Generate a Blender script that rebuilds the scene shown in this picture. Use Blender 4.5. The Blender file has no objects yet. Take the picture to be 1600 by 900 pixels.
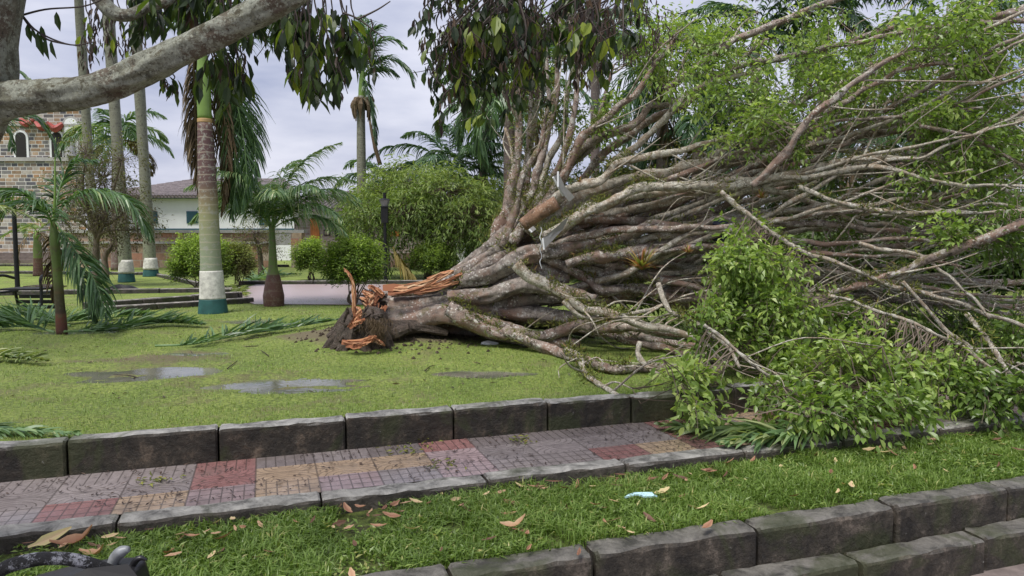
import bpy, math, random
import numpy as np
from math import radians, sin, cos, pi
# ------------------------------------------------------------ camera, sky, sun, exposure
S = bpy.context.scene
FPX = 1130.0; PITCH = math.atan(80 / FPX); CH = 1.5
cam = bpy.data.cameras.new("camera"); cam.lens = 36 * FPX / 1600; cam.sensor_width = 36
cam.clip_start = 0.05; cam.clip_end = 2000
co = bpy.data.objects.new("camera", cam); S.collection.objects.link(co)
co.location = (0, 0, CH); co.rotation_euler = (pi / 2 - PITCH, 0, 0); S.camera = co
SUN_EL, SUN_AZ = radians(64), radians(215)          # azimuth clockwise from +Y
W = bpy.data.worlds.new("World"); S.world = W; W.use_nodes = True
n = W.node_tree.nodes; l = W.node_tree.links; n.clear()
wo = n.new("ShaderNodeOutputWorld"); bg = n.new("ShaderNodeBackground"); bg.inputs[1].default_value = 0.13
sky = n.new("ShaderNodeTexSky"); sky.sky_type = 'NISHITA'; sky.sun_disc = False
sky.sun_elevation = SUN_EL; sky.sun_rotation = SUN_AZ; sky.air_density = 1.5; sky.dust_density = 3.0
tc = n.new("ShaderNodeTexCoord"); mp = n.new("ShaderNodeMapping"); mp.inputs['Scale'].default_value = (1.2, 1.2, 4.5)
nz = n.new("ShaderNodeTexNoise"); nz.inputs['Scale'].default_value = 1.9; nz.inputs['Detail'].default_value = 7; nz.inputs['Roughness'].default_value = .55
l.new(tc.outputs['Generated'], mp.inputs[0]); l.new(mp.outputs[0], nz.inputs[0])
cr = n.new("ShaderNodeValToRGB"); cr.color_ramp.elements[0].position = .36; cr.color_ramp.elements[1].position = .64
cr.color_ramp.elements[0].color = (1.9, 2.12, 3.1, 1); cr.color_ramp.elements[1].color = (4.2, 4.25, 4.9, 1)
l.new(nz.outputs[0], cr.inputs[0])
mx = n.new("ShaderNodeMix"); mx.data_type = 'RGBA'; mx.inputs[0].default_value = .93
l.new(sky.outputs[0], mx.inputs[6]); l.new(cr.outputs[0], mx.inputs[7]); l.new(mx.outputs[2], bg.inputs[0]); l.new(bg.outputs[0], wo.inputs[0])
sl = bpy.data.lights.new("sun", 'SUN'); sl.energy = 2.8; sl.angle = radians(26); sl.color = (1, .96, .9)
so = bpy.data.objects.new("sun", sl); S.collection.objects.link(so)
so.rotation_euler = (pi / 2 - SUN_EL, 0, pi - SUN_AZ)
S.view_settings.view_transform = 'Standard'; S.view_settings.look = 'None'; S.view_settings.gamma = 1
S.view_settings.use_curve_mapping = False; S.view_settings.exposure = 0.6
S.cycles.max_bounces = 6; S.cycles.transparent_max_bounces = 4
rng = np.random.default_rng(7); random.seed(7)
COL = S.collection
# ------------------------------------------------------------ pixel <-> world
def ray(x, y):
    a = (x - 800) / FPX; b = (450 - y) / FPX; cp, sp = cos(PITCH), sin(PITCH)
    return np.array([a, cp + b * sp, -sp + b * cp])
def G(x, y, z=0.2):
    d = ray(x, y); t = (z - CH) / d[2]; return np.array([0, 0, CH]) + d * t
def D(x, y, Y):
    d = ray(x, y); return np.array([0, 0, CH]) + d * (Y / d[1])
EU = np.array([.946, .3243]); EV = np.array([-.3243, .946])
def UV(u, v, z=0.): return np.array([EU[0]*u+EV[0]*v, EU[1]*u+EV[1]*v, z])
def toU(p): return p[0]*EU[0]+p[1]*EU[1]
def toV(p): return p[0]*EV[0]+p[1]*EV[1]
# ------------------------------------------------------------ noise
_T = rng.random((256, 256))
def vn(x, y):
    x = np.asarray(x, float); y = np.asarray(y, float); xi = np.floor(x).astype(int); yi = np.floor(y).astype(int)
    fx = x - xi; fy = y - yi; fx = fx*fx*(3-2*fx); fy = fy*fy*(3-2*fy)
    g = lambda a, b: _T[a & 255, b & 255]
    return (g(xi, yi)*(1-fx)+g(xi+1, yi)*fx)*(1-fy)+(g(xi, yi+1)*(1-fx)+g(xi+1, yi+1)*fx)*fy
def fbm(x, y, o=4):
    s = 0.; a = .5
    for i in range(o): s = s + a*(vn(np.asarray(x)*2**i+17*i, np.asarray(y)*2**i+31*i)-.5); a *= .5
    return s
# ------------------------------------------------------------ mesh builder
class MB:
    def __init__(s): s.v = []; s.f = []; s.a = []; s.m = []; s.n = 0
    def add(s, v, faces, val=0.5, mat=0):
        v = np.asarray(v, float).reshape(-1, 3)
        for f in (faces if isinstance(faces, list) else [faces]):
            f = np.asarray(f, int)
            if f.ndim == 1: f = f[None]
            s.f.append(f + s.n); s.m.append(np.full(len(f), mat))
        s.v.append(v); s.a.append(np.broadcast_to(np.asarray(val, float), (len(v),)).copy()); s.n += len(v)
        return s
    def build(s, name, mats, parent=None, smooth=False, origin=None):
        V = np.concatenate(s.v); A = np.concatenate(s.a)
        if parent is not None: org = np.array(parent['_o'])
        else:
            org = np.array(origin) if origin is not None else np.array([V[:, 0].mean(), V[:, 1].mean(), V[:, 2].min()])
        me = bpy.data.meshes.new(name); me.vertices.add(len(V)); me.vertices.foreach_set('co', (V-org).ravel().astype(np.float32))
        tot = sum(f.size for f in s.f); nf = sum(len(f) for f in s.f)
        me.loops.add(tot); me.polygons.add(nf)
        me.loops.foreach_set('vertex_index', np.concatenate([f.ravel() for f in s.f]).astype(np.int32))
        cnt = np.concatenate([np.full(len(f), f.shape[1]) for f in s.f]); st = np.concatenate([[0], np.cumsum(cnt)[:-1]])
        me.polygons.foreach_set('loop_start', st.astype(np.int32)); me.polygons.foreach_set('loop_total', cnt.astype(np.int32))
        me.polygons.foreach_set('material_index', np.concatenate(s.m).astype(np.int32))
        me.polygons.foreach_set('use_smooth', np.full(nf, smooth))
        at = me.attributes.new('val', 'FLOAT', 'POINT'); at.data.foreach_set('value', A.astype(np.float32))
        me.update(calc_edges=True); me.validate()
        for m in (mats if isinstance(mats, (list, tuple)) else [mats]): me.materials.append(m)
        o = bpy.data.objects.new(name, me); COL.objects.link(o); o['_o'] = tuple(float(q) for q in org)
        if parent is not None: o.parent = parent
        else: o.location = org
        return o
def thing(name, label, cat, loc, group=None):
    o = bpy.data.objects.new(name, None); COL.objects.link(o); o.location = loc; o.empty_display_size = .2
    o['label'] = label; o['category'] = cat; o['_o'] = tuple(float(q) for q in loc)
    if group: o['group'] = group
    return o
def tag(o, label, cat, group=None):
    o['label'] = label; o['category'] = cat
    if group: o['group'] = group
    return o
def struct(o, label=None, kind='structure'):
    o['kind'] = kind
    if label: o['label'] = label
    return o
def unit(v): v = np.asarray(v, float); return v/np.maximum(np.linalg.norm(v, axis=-1, keepdims=True), 1e-9)
def spline(pts, m=6):
    P = np.asarray(pts, float); out = []
    Q = np.vstack([2*P[0]-P[1], P, 2*P[-1]-P[-2]])
    for i in range(len(P)-1):
        t = np.linspace(0, 1, m, endpoint=False)[:, None]; a, b, c, d = Q[i], Q[i+1], Q[i+2], Q[i+3]
        out.append(.5*((2*b)+(c-a)*t+(2*a-5*b+4*c-d)*t*t+(3*b-a-3*c+d)*t**3))
    out.append(P[-1:]); return np.vstack(out)
def tube(mb, pts, rad, seg=8, lump=0., m=6, val=.5, mat=0, smooth_path=True, caps=True, flat=1., rough=0.):
    P = spline(pts, m) if smooth_path and len(pts) > 1 else np.asarray(pts, float)
    k = len(P); R = np.interp(np.linspace(0, 1, k), np.linspace(0, 1, len(rad)), rad)
    T = unit(np.gradient(P, axis=0)); u = np.cross(T[0], [0, 0, 1.]);
    if np.linalg.norm(u) < .1: u = np.cross(T[0], [0, 1., 0])
    u = unit(u); ang = np.linspace(0, 2*pi, seg, endpoint=False); ph = rng.random(4)*6.28; V = []
    L = np.concatenate([[0], np.cumsum(np.linalg.norm(np.diff(P, axis=0), axis=1))])
    for i in range(k):
        u = unit(u - T[i]*np.dot(u, T[i])); w = np.cross(T[i], u); q = L[i]/max(R.max(), .02)
        rr = R[i]*(1+lump*(.5*np.sin(2*ang+q*.35+ph[0])+.35*np.sin(3*ang-q*.6+ph[1])+.5*np.sin(q*.9+ph[2])+.3*np.sin(5*ang+q*1.3+ph[3])))
        if rough: rr = rr*(1+rough*(2.2*(vn(40+2*np.cos(ang)+q*.5+ph[0], 40+2*np.sin(ang)+q*.3+ph[1])-.5)+1.2*(vn(90+5*np.cos(ang)+q*1.4, 90+5*np.sin(ang)-q*.9+ph[2])-.5)))
        V.append(P[i]+np.cos(ang)[:, None]*rr[:, None]*u+np.sin(ang)[:, None]*rr[:, None]*w*flat)
    V = np.vstack(V); i = np.arange(k-1)[:, None]*seg; j = np.arange(seg)[None]; j2 = (j+1) % seg
    F = np.stack([i+j, i+j2, i+seg+j2, i+seg+j], -1).reshape(-1, 4)
    fs = [F]
    if caps: fs += [np.arange(seg)[::-1][None], (np.arange(seg)+(k-1)*seg)[None]]
    mb.add(V, fs, val, mat); return P
def box(mb, c0, c1, val=.5, mat=0, rot=0, piv=None):
    x0, y0, z0 = c0; x1, y1, z1 = c1
    V = np.array([[x0,y0,z0],[x1,y0,z0],[x1,y1,z0],[x0,y1,z0],[x0,y0,z1],[x1,y0,z1],[x1,y1,z1],[x0,y1,z1]], float)
    if rot:
        p = np.array(piv if piv is not None else V.mean(0)); c, s_ = cos(rot), sin(rot); q = V-p
        V = np.stack([q[:, 0]*c-q[:, 1]*s_, q[:, 0]*s_+q[:, 1]*c, q[:, 2]], 1)+p
    mb.add(V, np.array([[0,3,2,1],[4,5,6,7],[0,1,5,4],[1,2,6,5],[2,3,7,6],[3,0,4,7]]), val, mat)
def prism(mb, poly, h, axis, val=.5, mat=0):
    P = np.asarray(poly, float); k = len(P); a = np.asarray(axis, float)*h
    V = np.vstack([P, P+a]); i = np.arange(k); j = (i+1) % k
    mb.add(V, [i[::-1][None], (i+k)[None], np.stack([i, j, j+k, i+k], 1)], val, mat)
# ------------------------------------------------------------ materials
def mat(name, rough=.7, spec=.4):
    m = bpy.data.materials.new(name); m.use_nodes = True; p = m.node_tree.nodes['Principled BSDF']
    p.inputs['Roughness'].default_value = rough; p.inputs['Specular IOR Level'].default_value = spec
    return m, m.node_tree.nodes, m.node_tree.links, p
def N(nodes, kind, **kw):
    q = nodes.new(kind)
    for k_, v_ in kw.items():
        if k_ in q.inputs: q.inputs[k_].default_value = v_
        else: setattr(q, k_, v_)
    return q
def ramp(nodes, stops, interp='LINEAR'):
    r = nodes.new("ShaderNodeValToRGB"); e = r.color_ramp.elements; r.color_ramp.interpolation = interp
    while len(e) < len(stops): e.new(.5)
    for q, (p_, c_) in zip(e, stops):
        q.position = p_; q.color = (*c_, 1) if len(c_) == 3 else c_
    return r
def mixc(nodes, links, fac, a, b, blend='MIX'):
    q = nodes.new("ShaderNodeMix"); q.data_type = 'RGBA'; q.blend_type = blend
    for k_, v_ in ((0, fac), (6, a), (7, b)):
        if hasattr(v_, 'is_output'): links.new(v_, q.inputs[k_])
        elif k_ == 0: q.inputs[0].default_value = v_
        else: q.inputs[k_].default_value = (*v_, 1)
    return q.outputs[2]
def math_(nodes, links, op, a, b=None, clamp=False):
    q = nodes.new("ShaderNodeMath"); q.operation = op; q.use_clamp = clamp
    for k_, v_ in ((0, a), (1, b)):
        if v_ is None: continue
        if hasattr(v_, 'is_output'): links.new(v_, q.inputs[k_])
        else: q.inputs[k_].default_value = v_
    return q.outputs[0]
def coordn(nodes, links, scale=(1, 1, 1), kind='Object'):
    t = nodes.new("ShaderNodeTexCoord"); m = nodes.new("ShaderNodeMapping"); m.inputs['Scale'].default_value = scale
    links.new(t.outputs[kind], m.inputs[0]); return m.outputs[0]
def noise(nodes, links, vec, scale, detail=5, rough=.55, dist=0):
    q = N(nodes, "ShaderNodeTexNoise", Scale=scale, Detail=detail, Roughness=rough, Distortion=dist); links.new(vec, q.inputs['Vector']); return q.outputs[0]
def bump(nodes, links, p, h, strength=.5, dist=.01):
    b = N(nodes, "ShaderNodeBump", Strength=strength, Distance=dist); links.new(h, b.inputs['Height']); links.new(b.outputs[0], p.inputs['Normal'])
def plain(name, col, rough=.6, metal=0, var=.15, scale=6, spec=.4, bmp=.1):
    m, nn, ll, p = mat(name, rough, spec); c = coordn(nn, ll); q = noise(nn, ll, c, scale, 8, .65)
    r = ramp(nn, [(.3, tuple(x*(1-var) for x in col)), (.7, tuple(min(1, x*(1+var)) for x in col))]); ll.new(q, r.inputs[0])
    ll.new(r.outputs[0], p.inputs['Base Color']); p.inputs['Metallic'].default_value = metal
    if bmp: bump(nn, ll, p, q, bmp)
    return m
def leafmat(name, stops, rough=.42, transl=.3, spec=.45):
    m, nn, ll, p = mat(name, rough, spec); a = nn.new("ShaderNodeAttribute"); a.attribute_name = 'val'
    r = ramp(nn, stops); ll.new(a.outputs['Fac'], r.inputs[0]); ll.new(r.outputs[0], p.inputs['Base Color'])
    t = nn.new("ShaderNodeBsdfTranslucent"); g = nn.new("ShaderNodeMix"); g.data_type = 'RGBA'; g.blend_type = 'MULTIPLY'; g.inputs[0].default_value = 1
    ll.new(r.outputs[0], g.inputs[6]); g.inputs[7].default_value = (1.5, 1.6, .6, 1); ll.new(g.outputs[2], t.inputs[0])
    ms = nn.new("ShaderNodeMixShader"); ms.inputs[0].default_value = transl
    ll.new(p.outputs[0], ms.inputs[1]); ll.new(t.outputs[0], ms.inputs[2]); ll.new(ms.outputs[0], nn['Material Output'].inputs[0]); return m
def barkmat(name, base, lichen, moss, dark, sc=1., lichen_amt=.5, moss_amt=.5, warm=None, spots=.5):
    m, nn, ll, p = mat(name, .6, .35); c = coordn(nn, ll); cs_ = coordn(nn, ll, (1, 1, 1))
    n1 = noise(nn, ll, c, 11*sc, 12, .8); r1 = ramp(nn, [(.38, dark), (.5, base), (.62, tuple(min(1, x*1.5) for x in base))]); ll.new(n1, r1.inputs[0]); col = r1.outputs[0]
    if warm:
        nw = noise(nn, ll, c, 2.3*sc, 6, .7); rw = ramp(nn, [(.47, (0,)*3), (.58, (.8,)*3)]); ll.new(nw, rw.inputs[0]); col = mixc(nn, ll, rw.outputs[0], col, warm)
    n2 = noise(nn, ll, c, 8*sc, 12, .85); t2 = .60-.13*lichen_amt; r2 = ramp(nn, [(t2, (0,)*3), (t2+.03, (.9,)*3)]); ll.new(n2, r2.inputs[0])
    nl = noise(nn, ll, c, 30*sc, 6, .8); rl = ramp(nn, [(.4, tuple(x*.72 for x in lichen)), (.6, tuple(min(1, x*1.2) for x in lichen))]); ll.new(nl, rl.inputs[0]); col = mixc(nn, ll, r2.outputs[0], col, rl.outputs[0])
    vo = nn.new("ShaderNodeTexVoronoi"); vo.inputs['Scale'].default_value = 34*sc; ll.new(c, vo.inputs['Vector']); n5 = noise(nn, ll, c, 5*sc, 5, .6)
    sp = math_(nn, ll, 'MULTIPLY', math_(nn, ll, 'LESS_THAN', vo.outputs['Distance'], .3), math_(nn, ll, 'GREATER_THAN', n5, .56-.08*spots)); col = mixc(nn, ll, math_(nn, ll, 'MULTIPLY', sp, .75), col, tuple(min(1, x*1.25) for x in lichen))
    n4 = noise(nn, ll, c, 19*sc, 12, .85); r4 = ramp(nn, [(.40, (.95,)*3), (.43, (0,)*3)]); ll.new(n4, r4.inputs[0]); col = mixc(nn, ll, r4.outputs[0], col, dark)
    g = nn.new("ShaderNodeNewGeometry"); sx = nn.new("ShaderNodeSeparateXYZ"); ll.new(g.outputs['Normal'], sx.inputs[0])
    n3 = noise(nn, ll, c, 3.4*sc, 12, .8); f = math_(nn, ll, 'ADD', math_(nn, ll, 'MULTIPLY', sx.outputs[2], .05), n3)
    r3 = ramp(nn, [(.63-.14*moss_amt, (0,)*3), (.67-.14*moss_amt, (.9,)*3)]); ll.new(f, r3.inputs[0]); col = mixc(nn, ll, r3.outputs[0], col, moss)
    ll.new(col, p.inputs['Base Color']); hb = math_(nn, ll, 'ADD', math_(nn, ll, 'ADD', n1, n2), n4); bump(nn, ll, p, hb, 1., .018); return m
def ringmat(name, stops, zmax, ring, ringcol, amt=.6, mott=(.3, .3, .25)):
    m, nn, ll, p = mat(name, .55, .4); c = coordn(nn, ll); s_ = nn.new("ShaderNodeSeparateXYZ"); ll.new(c, s_.inputs[0])
    nq = noise(nn, ll, c, 3, 4); zz = math_(nn, ll, 'ADD', s_.outputs[2], math_(nn, ll, 'MULTIPLY', nq, .08))
    z = math_(nn, ll, 'DIVIDE', zz, zmax); r = ramp(nn, [(a/zmax, b) for a, b in stops]); ll.new(z, r.inputs[0])
    w = math_(nn, ll, 'FRACT', math_(nn, ll, 'DIVIDE', zz, ring)); r2 = ramp(nn, [(0, (1,)*3), (.14, (0,)*3), (.9, (0,)*3), (1, (1,)*3)]); ll.new(w, r2.inputs[0])
    col = mixc(nn, ll, math_(nn, ll, 'MULTIPLY', r2.outputs[0], amt), r.outputs[0], ringcol)
    n2 = noise(nn, ll, c, 14, 8, .7); r3 = ramp(nn, [(.52, (0,)*3), (.6, (1,)*3)]); ll.new(n2, r3.inputs[0]); col = mixc(nn, ll, math_(nn, ll, 'MULTIPLY', r3.outputs[0], .75), col, mott)
    ll.new(col, p.inputs['Base Color']); bump(nn, ll, p, math_(nn, ll, 'ADD', w, n2), .25, .01); return m

M = {}
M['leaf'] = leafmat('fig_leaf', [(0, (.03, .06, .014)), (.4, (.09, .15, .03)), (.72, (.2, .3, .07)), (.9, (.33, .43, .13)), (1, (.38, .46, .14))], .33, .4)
M['darkleaf'] = leafmat('mango_leaf', [(0, (.014, .026, .014)), (.45, (.035, .06, .02)), (.75, (.09, .14, .025)), (1, (.26, .32, .04))], .4, .4)
M['wilted'] = leafmat('wilted_leaf', [(0, (.03, .02, .02)), (.5, (.07, .045, .035)), (1, (.14, .09, .05))], .6, .2)
M['palm'] = leafmat('palm_leaflet', [(0, (.03, .065, .035)), (.5, (.08, .15, .065)), (.85, (.19, .3, .13)), (1, (.34, .38, .18))], .35, .3)
M['palmpale'] = leafmat('pale_palm_leaflet', [(0, (.07, .11, .04)), (.6, (.15, .21, .07)), (1, (.36, .38, .16))], .4, .25)
M['deadpalm'] = leafmat('dead_palm_leaflet', [(0, (.045, .035, .02)), (.5, (.13, .09, .05)), (1, (.27, .2, .11))], .7, .15)
M['drypalm'] = leafmat('yellowed_palm_leaflet', [(0, (.16, .13, .04)), (.6, (.35, .27, .08)), (1, (.5, .4, .16))], .6, .2)
M['shrub'] = leafmat('shrub_leaf', [(0, (.025, .045, .015)), (.45, (.09, .15, .03)), (.8, (.26, .37, .06)), (1, (.42, .55, .12))], .5, .35)
M['droop'] = leafmat('willowy_leaf', [(0, (.04, .065, .02)), (.5, (.13, .2, .05)), (1, (.33, .4, .13))], .5, .35)
M['olive'] = leafmat('olive_leaf', [(0, (.06, .045, .03)), (.4, (.11, .10, .04)), (.8, (.16, .2, .05)), (1, (.27, .3, .08))], .6, .25)
M['backleaf'] = leafmat('far_tree_leaf', [(0, (.02, .035, .012)), (.5, (.05, .085, .025)), (1, (.11, .16, .045))], .5, .25)
M['grassblade'] = leafmat('grass_blade', [(0, (.07, .12, .015)), (.5, (.155, .245, .05)), (.85, (.27, .36, .1)), (1, (.45, .42, .18))], .4, .35)
M['lawnblade'] = leafmat('lawn_blade', [(0, (.10, .14, .03)), (.5, (.18, .28, .05)), (.85, (.29, .41, .09)), (1, (.42, .38, .17))], .45, .3)
M['moss'] = leafmat('moss_tuft', [(0, (.05, .06, .015)), (.5, (.12, .14, .03)), (.8, (.24, .25, .05)), (1, (.24, .15, .06))], .8, .2)
M['brom'] = leafmat('bromeliad_leaf', [(0, (.1, .15, .03)), (.4, (.28, .28, .07)), (.7, (.36, .15, .07)), (1, (.25, .07, .06))], .45, .25)
M['bark'] = barkmat('fig_bark', (.28, .225, .19), (.58, .56, .50), (.13, .115, .045), (.05, .038, .03), 1., .5, .35, (.27, .165, .12))
M['barkpale'] = barkmat('pale_fig_bark', (.41, .37, .30), (.66, .64, .56), (.2, .18, .08), (.09, .07, .055), 1.3, .6, .25, (.34, .25, .17))
M['overbark'] = barkmat('lichen_bark', (.25, .25, .18), (.46, .48, .39), (.12, .105, .06), (.045, .038, .03), 1.9, .9, .5, (.17, .12, .085))
M['darktwig'] = plain('dark_twig_bark', (.055, .042, .035), .7, 0, .4, 12)
M['twig'] = plain('twig_bark', (.13, .1, .075), .7, 0, .4, 12)
M['wood'] = barkmat('torn_wood', (.45, .2, .105), (.62, .38, .22), (.30, .12, .07), (.13, .05, .03), 2.4, .5, .3)
M['torn'] = leafmat('torn_heartwood', [(0, (.10, .045, .03)), (.3, (.30, .12, .06)), (.6, (.50, .24, .12)), (1, (.66, .45, .28))], .65, .0, .3)
M['darkroot'] = barkmat('rotten_root', (.075, .055, .042), (.2, .17, .14), (.05, .04, .03), (.02, .015, .012), 3, .3, .5)
M['rootgrey'] = barkmat('smooth_trunk_bark', (.21, .18, .155), (.46, .44, .40), (.12, .10, .05), (.045, .036, .03), .8, .45, .4, (.27, .17, .125))
M['palmgrey'] = ringmat('grey_palm_trunk', [(0, (.22, .24, .16)), (3, (.19, .19, .14)), (8, (.17, .17, .13))], 8, .22, (.27, .27, .22), .3, (.07, .06, .05))
M['paintwhite'] = plain('white_trunk_paint', (.56, .55, .50), .75, 0, .42, 9)
M['paintgreen'] = plain('green_trunk_paint', (.02, .085, .08), .6, 0, .3, 8)
M['crownshaft'] = plain('green_crownshaft', (.17, .27, .06), .35, 0, .2, 4)
M['iron'] = plain('black_iron', (.015, .015, .017), .4, .3, .3, 9)
M['white'] = plain('white_render', (.74, .75, .77), .85, 0, .05, 2)
M['teal'] = plain('dark_teal_paint', (.03, .09, .12), .6, 0, .2, 3)
M['orange'] = plain('orange_timber', (.58, .22, .06), .55, 0, .25, 5)
M['dark'] = plain('dark_interior', (.02, .018, .018), .8)
M['greycon'] = plain('grey_cement', (.35, .34, .33), .85, 0, .2, 4)
M['plastic'] = plain('black_plastic', (.012, .012, .014), .38, 0, .3, 10, .5, .15)
M['sheet'] = plain('grey_metal_sheet', (.42, .41, .40), .35, .3, .15, 9)
M['whitep'] = plain('white_plastic', (.75, .76, .78), .4, 0, .06, 5)
M['red'] = plain('red_paint', (.33, .07, .06), .6, 0, .2, 4)
# ------------------------------------------------------------ vectorised leaves
def leaves(mb, pos, d, nrm, L, Wd, val, hi=False, fold=.25, curl=.15):
    n_ = len(pos); d = unit(d); s_ = unit(np.cross(nrm, d)); up = np.cross(d, s_)
    L = np.broadcast_to(L, (n_,))[:, None]; Wd = np.broadcast_to(Wd, (n_,))[:, None]
    def pt(t, w, h): return pos + d*L*t + s_*Wd*w + up*(Wd*h - L*curl*t*t)
    if not hi:
        V = np.stack([pt(0, 0, 0), pt(.45, .5, fold), pt(1, 0, 0), pt(.45, -.5, fold)], 1).reshape(-1, 3)
        b = np.arange(n_)[:, None]*4; F = np.concatenate([b+[0, 1, 2], b+[0, 2, 3]]); k = 4
        mb.add(V, F, np.repeat(val, k) if np.ndim(val) else val)
    else:
        V = np.stack([pt(0, 0, 0), pt(.25, .36, fold*.8), pt(.25, 0, 0), pt(.25, -.36, fold*.8), pt(.6, .46, fold), pt(.6, 0, 0), pt(.6, -.46, fold), pt(1, 0, 0)], 1).reshape(-1, 3)
        b = np.arange(n_)[:, None]*8
        mb.add(V, [np.concatenate([b+[0, 2, 1], b+[0, 3, 2], b+[4, 5, 7], b+[5, 6, 7]]), np.concatenate([b+[1, 2, 5, 4], b+[2, 3, 6, 5]])], np.repeat(val, 8) if np.ndim(val) else val)
def twigs(mb, A, B, r, sag=.0, k=4, wob=.05):
    A = np.asarray(A); B = np.asarray(B); n_ = len(A); L = np.linalg.norm(B-A, axis=1)[:, None]
    T = unit(B-A); u = unit(np.cross(T, [.3, .5, .8])); w = np.cross(T, u); r = np.broadcast_to(r, (n_,)); V = []
    w1 = rng.normal(size=(n_, 1)); w2 = rng.normal(size=(n_, 1))
    for i in range(k):
        t = i/(k-1); c = A+(B-A)*t + np.array([0, 0, -1.])*sag*L*4*t*(1-t) + (u*w1*np.sin(pi*t)+w*w2*np.sin(2*pi*t))*wob*L
        for q in range(3): a = q*2.094; V.append(c+(u*cos(a)+w*sin(a))*(r*(1-.6*t))[:, None])
    V = np.stack(V, 1).reshape(-1, 3); b = np.arange(n_)[:, None]*3*k; F = []
    for i in range(k-1):
        for q in range(3): F.append(b+[i*3+q, i*3+(q+1) % 3, (i+1)*3+(q+1) % 3, (i+1)*3+q])
    mb.add(V, np.concatenate(F), .5)
def sprays(lmb, tmb, C, Dr, n_=16, length=.5, leaf=.09, lw=.5, droop=.3, val=.5, vs=.2, hi=False, spread=.35, rt=.004):
    """leafy shoots: C (S,3) bases, Dr (S,3) directions; alternate leaves and side shoots along each"""
    S_ = len(C); C = np.asarray(C, float); Dr = unit(Dr); ln = length*rng.uniform(.6, 1.3, S_)
    side = unit(np.cross(Dr, rng.normal(size=(S_, 3)))); up = np.cross(Dr, side)
    t = np.linspace(.1, 1, n_)[None, :, None]+rng.normal(0, .03, (S_, n_, 1)); ang = rng.uniform(0, 6.28, (S_, n_, 1)); off = np.abs(rng.normal(0, 1, (S_, n_, 1)))*spread*ln[:, None, None]*.5
    out = side[:, None]*np.cos(ang)+up[:, None]*np.sin(ang)
    P = C[:, None]+Dr[:, None]*t*ln[:, None, None]+out*off+np.array([0, 0, -1])*droop*ln[:, None, None]*t*t
    d = Dr[:, None]*.55+out*.8+np.array([0, 0, -.35])*(1+droop)+rng.normal(0, .25, (S_, n_, 3))
    nr = np.array([0, 0, 1.])+rng.normal(0, .45, (S_, n_, 3)); v = np.broadcast_to(np.asarray(val), (S_,))[:, None]+rng.normal(0, vs, (S_, n_))*.7
    L = leaf*rng.uniform(.45, 1.35, (S_, n_)).ravel()
    leaves(lmb, P.reshape(-1, 3), d.reshape(-1, 3), nr.reshape(-1, 3), L, L*lw, np.clip(v, 0, 1).ravel(), hi)
    if tmb is not None: twigs(tmb, C, C+Dr*ln[:, None]+np.array([0, 0, -1])*(droop*ln)[:, None], rt, -droop*.2)
# ------------------------------------------------------------ palm fronds
def frond(path, parent, mt, LL=.45, nl=46, g=.8, w=.018, name='frond', val=.45, upv=(0, 0, 1), rr=.016, start=.12, fwd=.55, lift=.15, stalk='crownshaft', ragged=.12, one=None):
    P = spline(path, 8); k = len(P); L = np.concatenate([[0], np.cumsum(np.linalg.norm(np.diff(P, axis=0), axis=1))]); L /= L[-1]
    mb = MB(); tube(mb, P, [rr, rr*.7, rr*.3], 5, 0, smooth_path=False, val=.85)
    T = unit(np.gradient(P, axis=0)); upv = np.asarray(upv, float)
    for sd in (-1, 1):
        if one and sd != one: continue
        n_ = int(nl*1.5); t = np.sort(rng.uniform(start, 1, n_)); pos = np.stack([np.interp(t, L, P[:, i]) for i in range(3)], 1); tt = unit(np.stack([np.interp(t, L, T[:, i]) for i in range(3)], 1))
        s_ = unit(np.cross(tt, upv)+1e-4)*sd; u2 = np.cross(s_, tt)*sd
        env = np.clip(np.sin(pi*np.clip((t-start)/(1-start), 0, 1)**.7*.86+.28), .15, 1)*rng.uniform(1-2*ragged, 1, n_)
        ln = LL*1.25*env
        d = unit(s_*(1-.45*t[:, None])+tt*(fwd+.5*t[:, None])+u2*lift+rng.normal(0, ragged, (n_, 3)))
        pts = [pos]; dc = d
        q = 4
        for i in range(q):
            pts.append(pts[-1]+dc*(ln/q)[:, None]); dc = unit(dc+np.array([0, 0, -1])*g*rng.uniform(.5, 1.3, (n_, 1))/q*1.4)
        wv = unit(np.cross(d, s_*.2+tt*.2+rng.normal(0, .3, (n_, 3))+np.array([0, 0, .5]))); prof = [.5, 1, .9, .6, .05]; V = []
        for i in range(q+1):
            V += [pts[i]+wv*w*prof[i]*.5, pts[i]-wv*w*prof[i]*.5]
        V = np.stack(V, 1).reshape(-1, 3); b = np.arange(n_)[:, None]*2*(q+1)
        F = np.concatenate([b+[2*i, 2*i+1, 2*i+3, 2*i+2] for i in range(q)])
        mb.add(V, F, np.repeat(np.clip(val+rng.normal(0, .17, n_), 0, 1), 2*(q+1)))
    return mb.build(name, M[mt], parent)
def arch(o, az, el, L, bend, n_=7, pw=1.2):
    P = [np.asarray(o, float)]; 
    for i in range(n_):
        e = el-bend*((i+.5)/n_)**pw; P.append(P[-1]+L/n_*np.array([cos(az)*cos(e), sin(az)*cos(e), sin(e)]))
    return P
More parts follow.
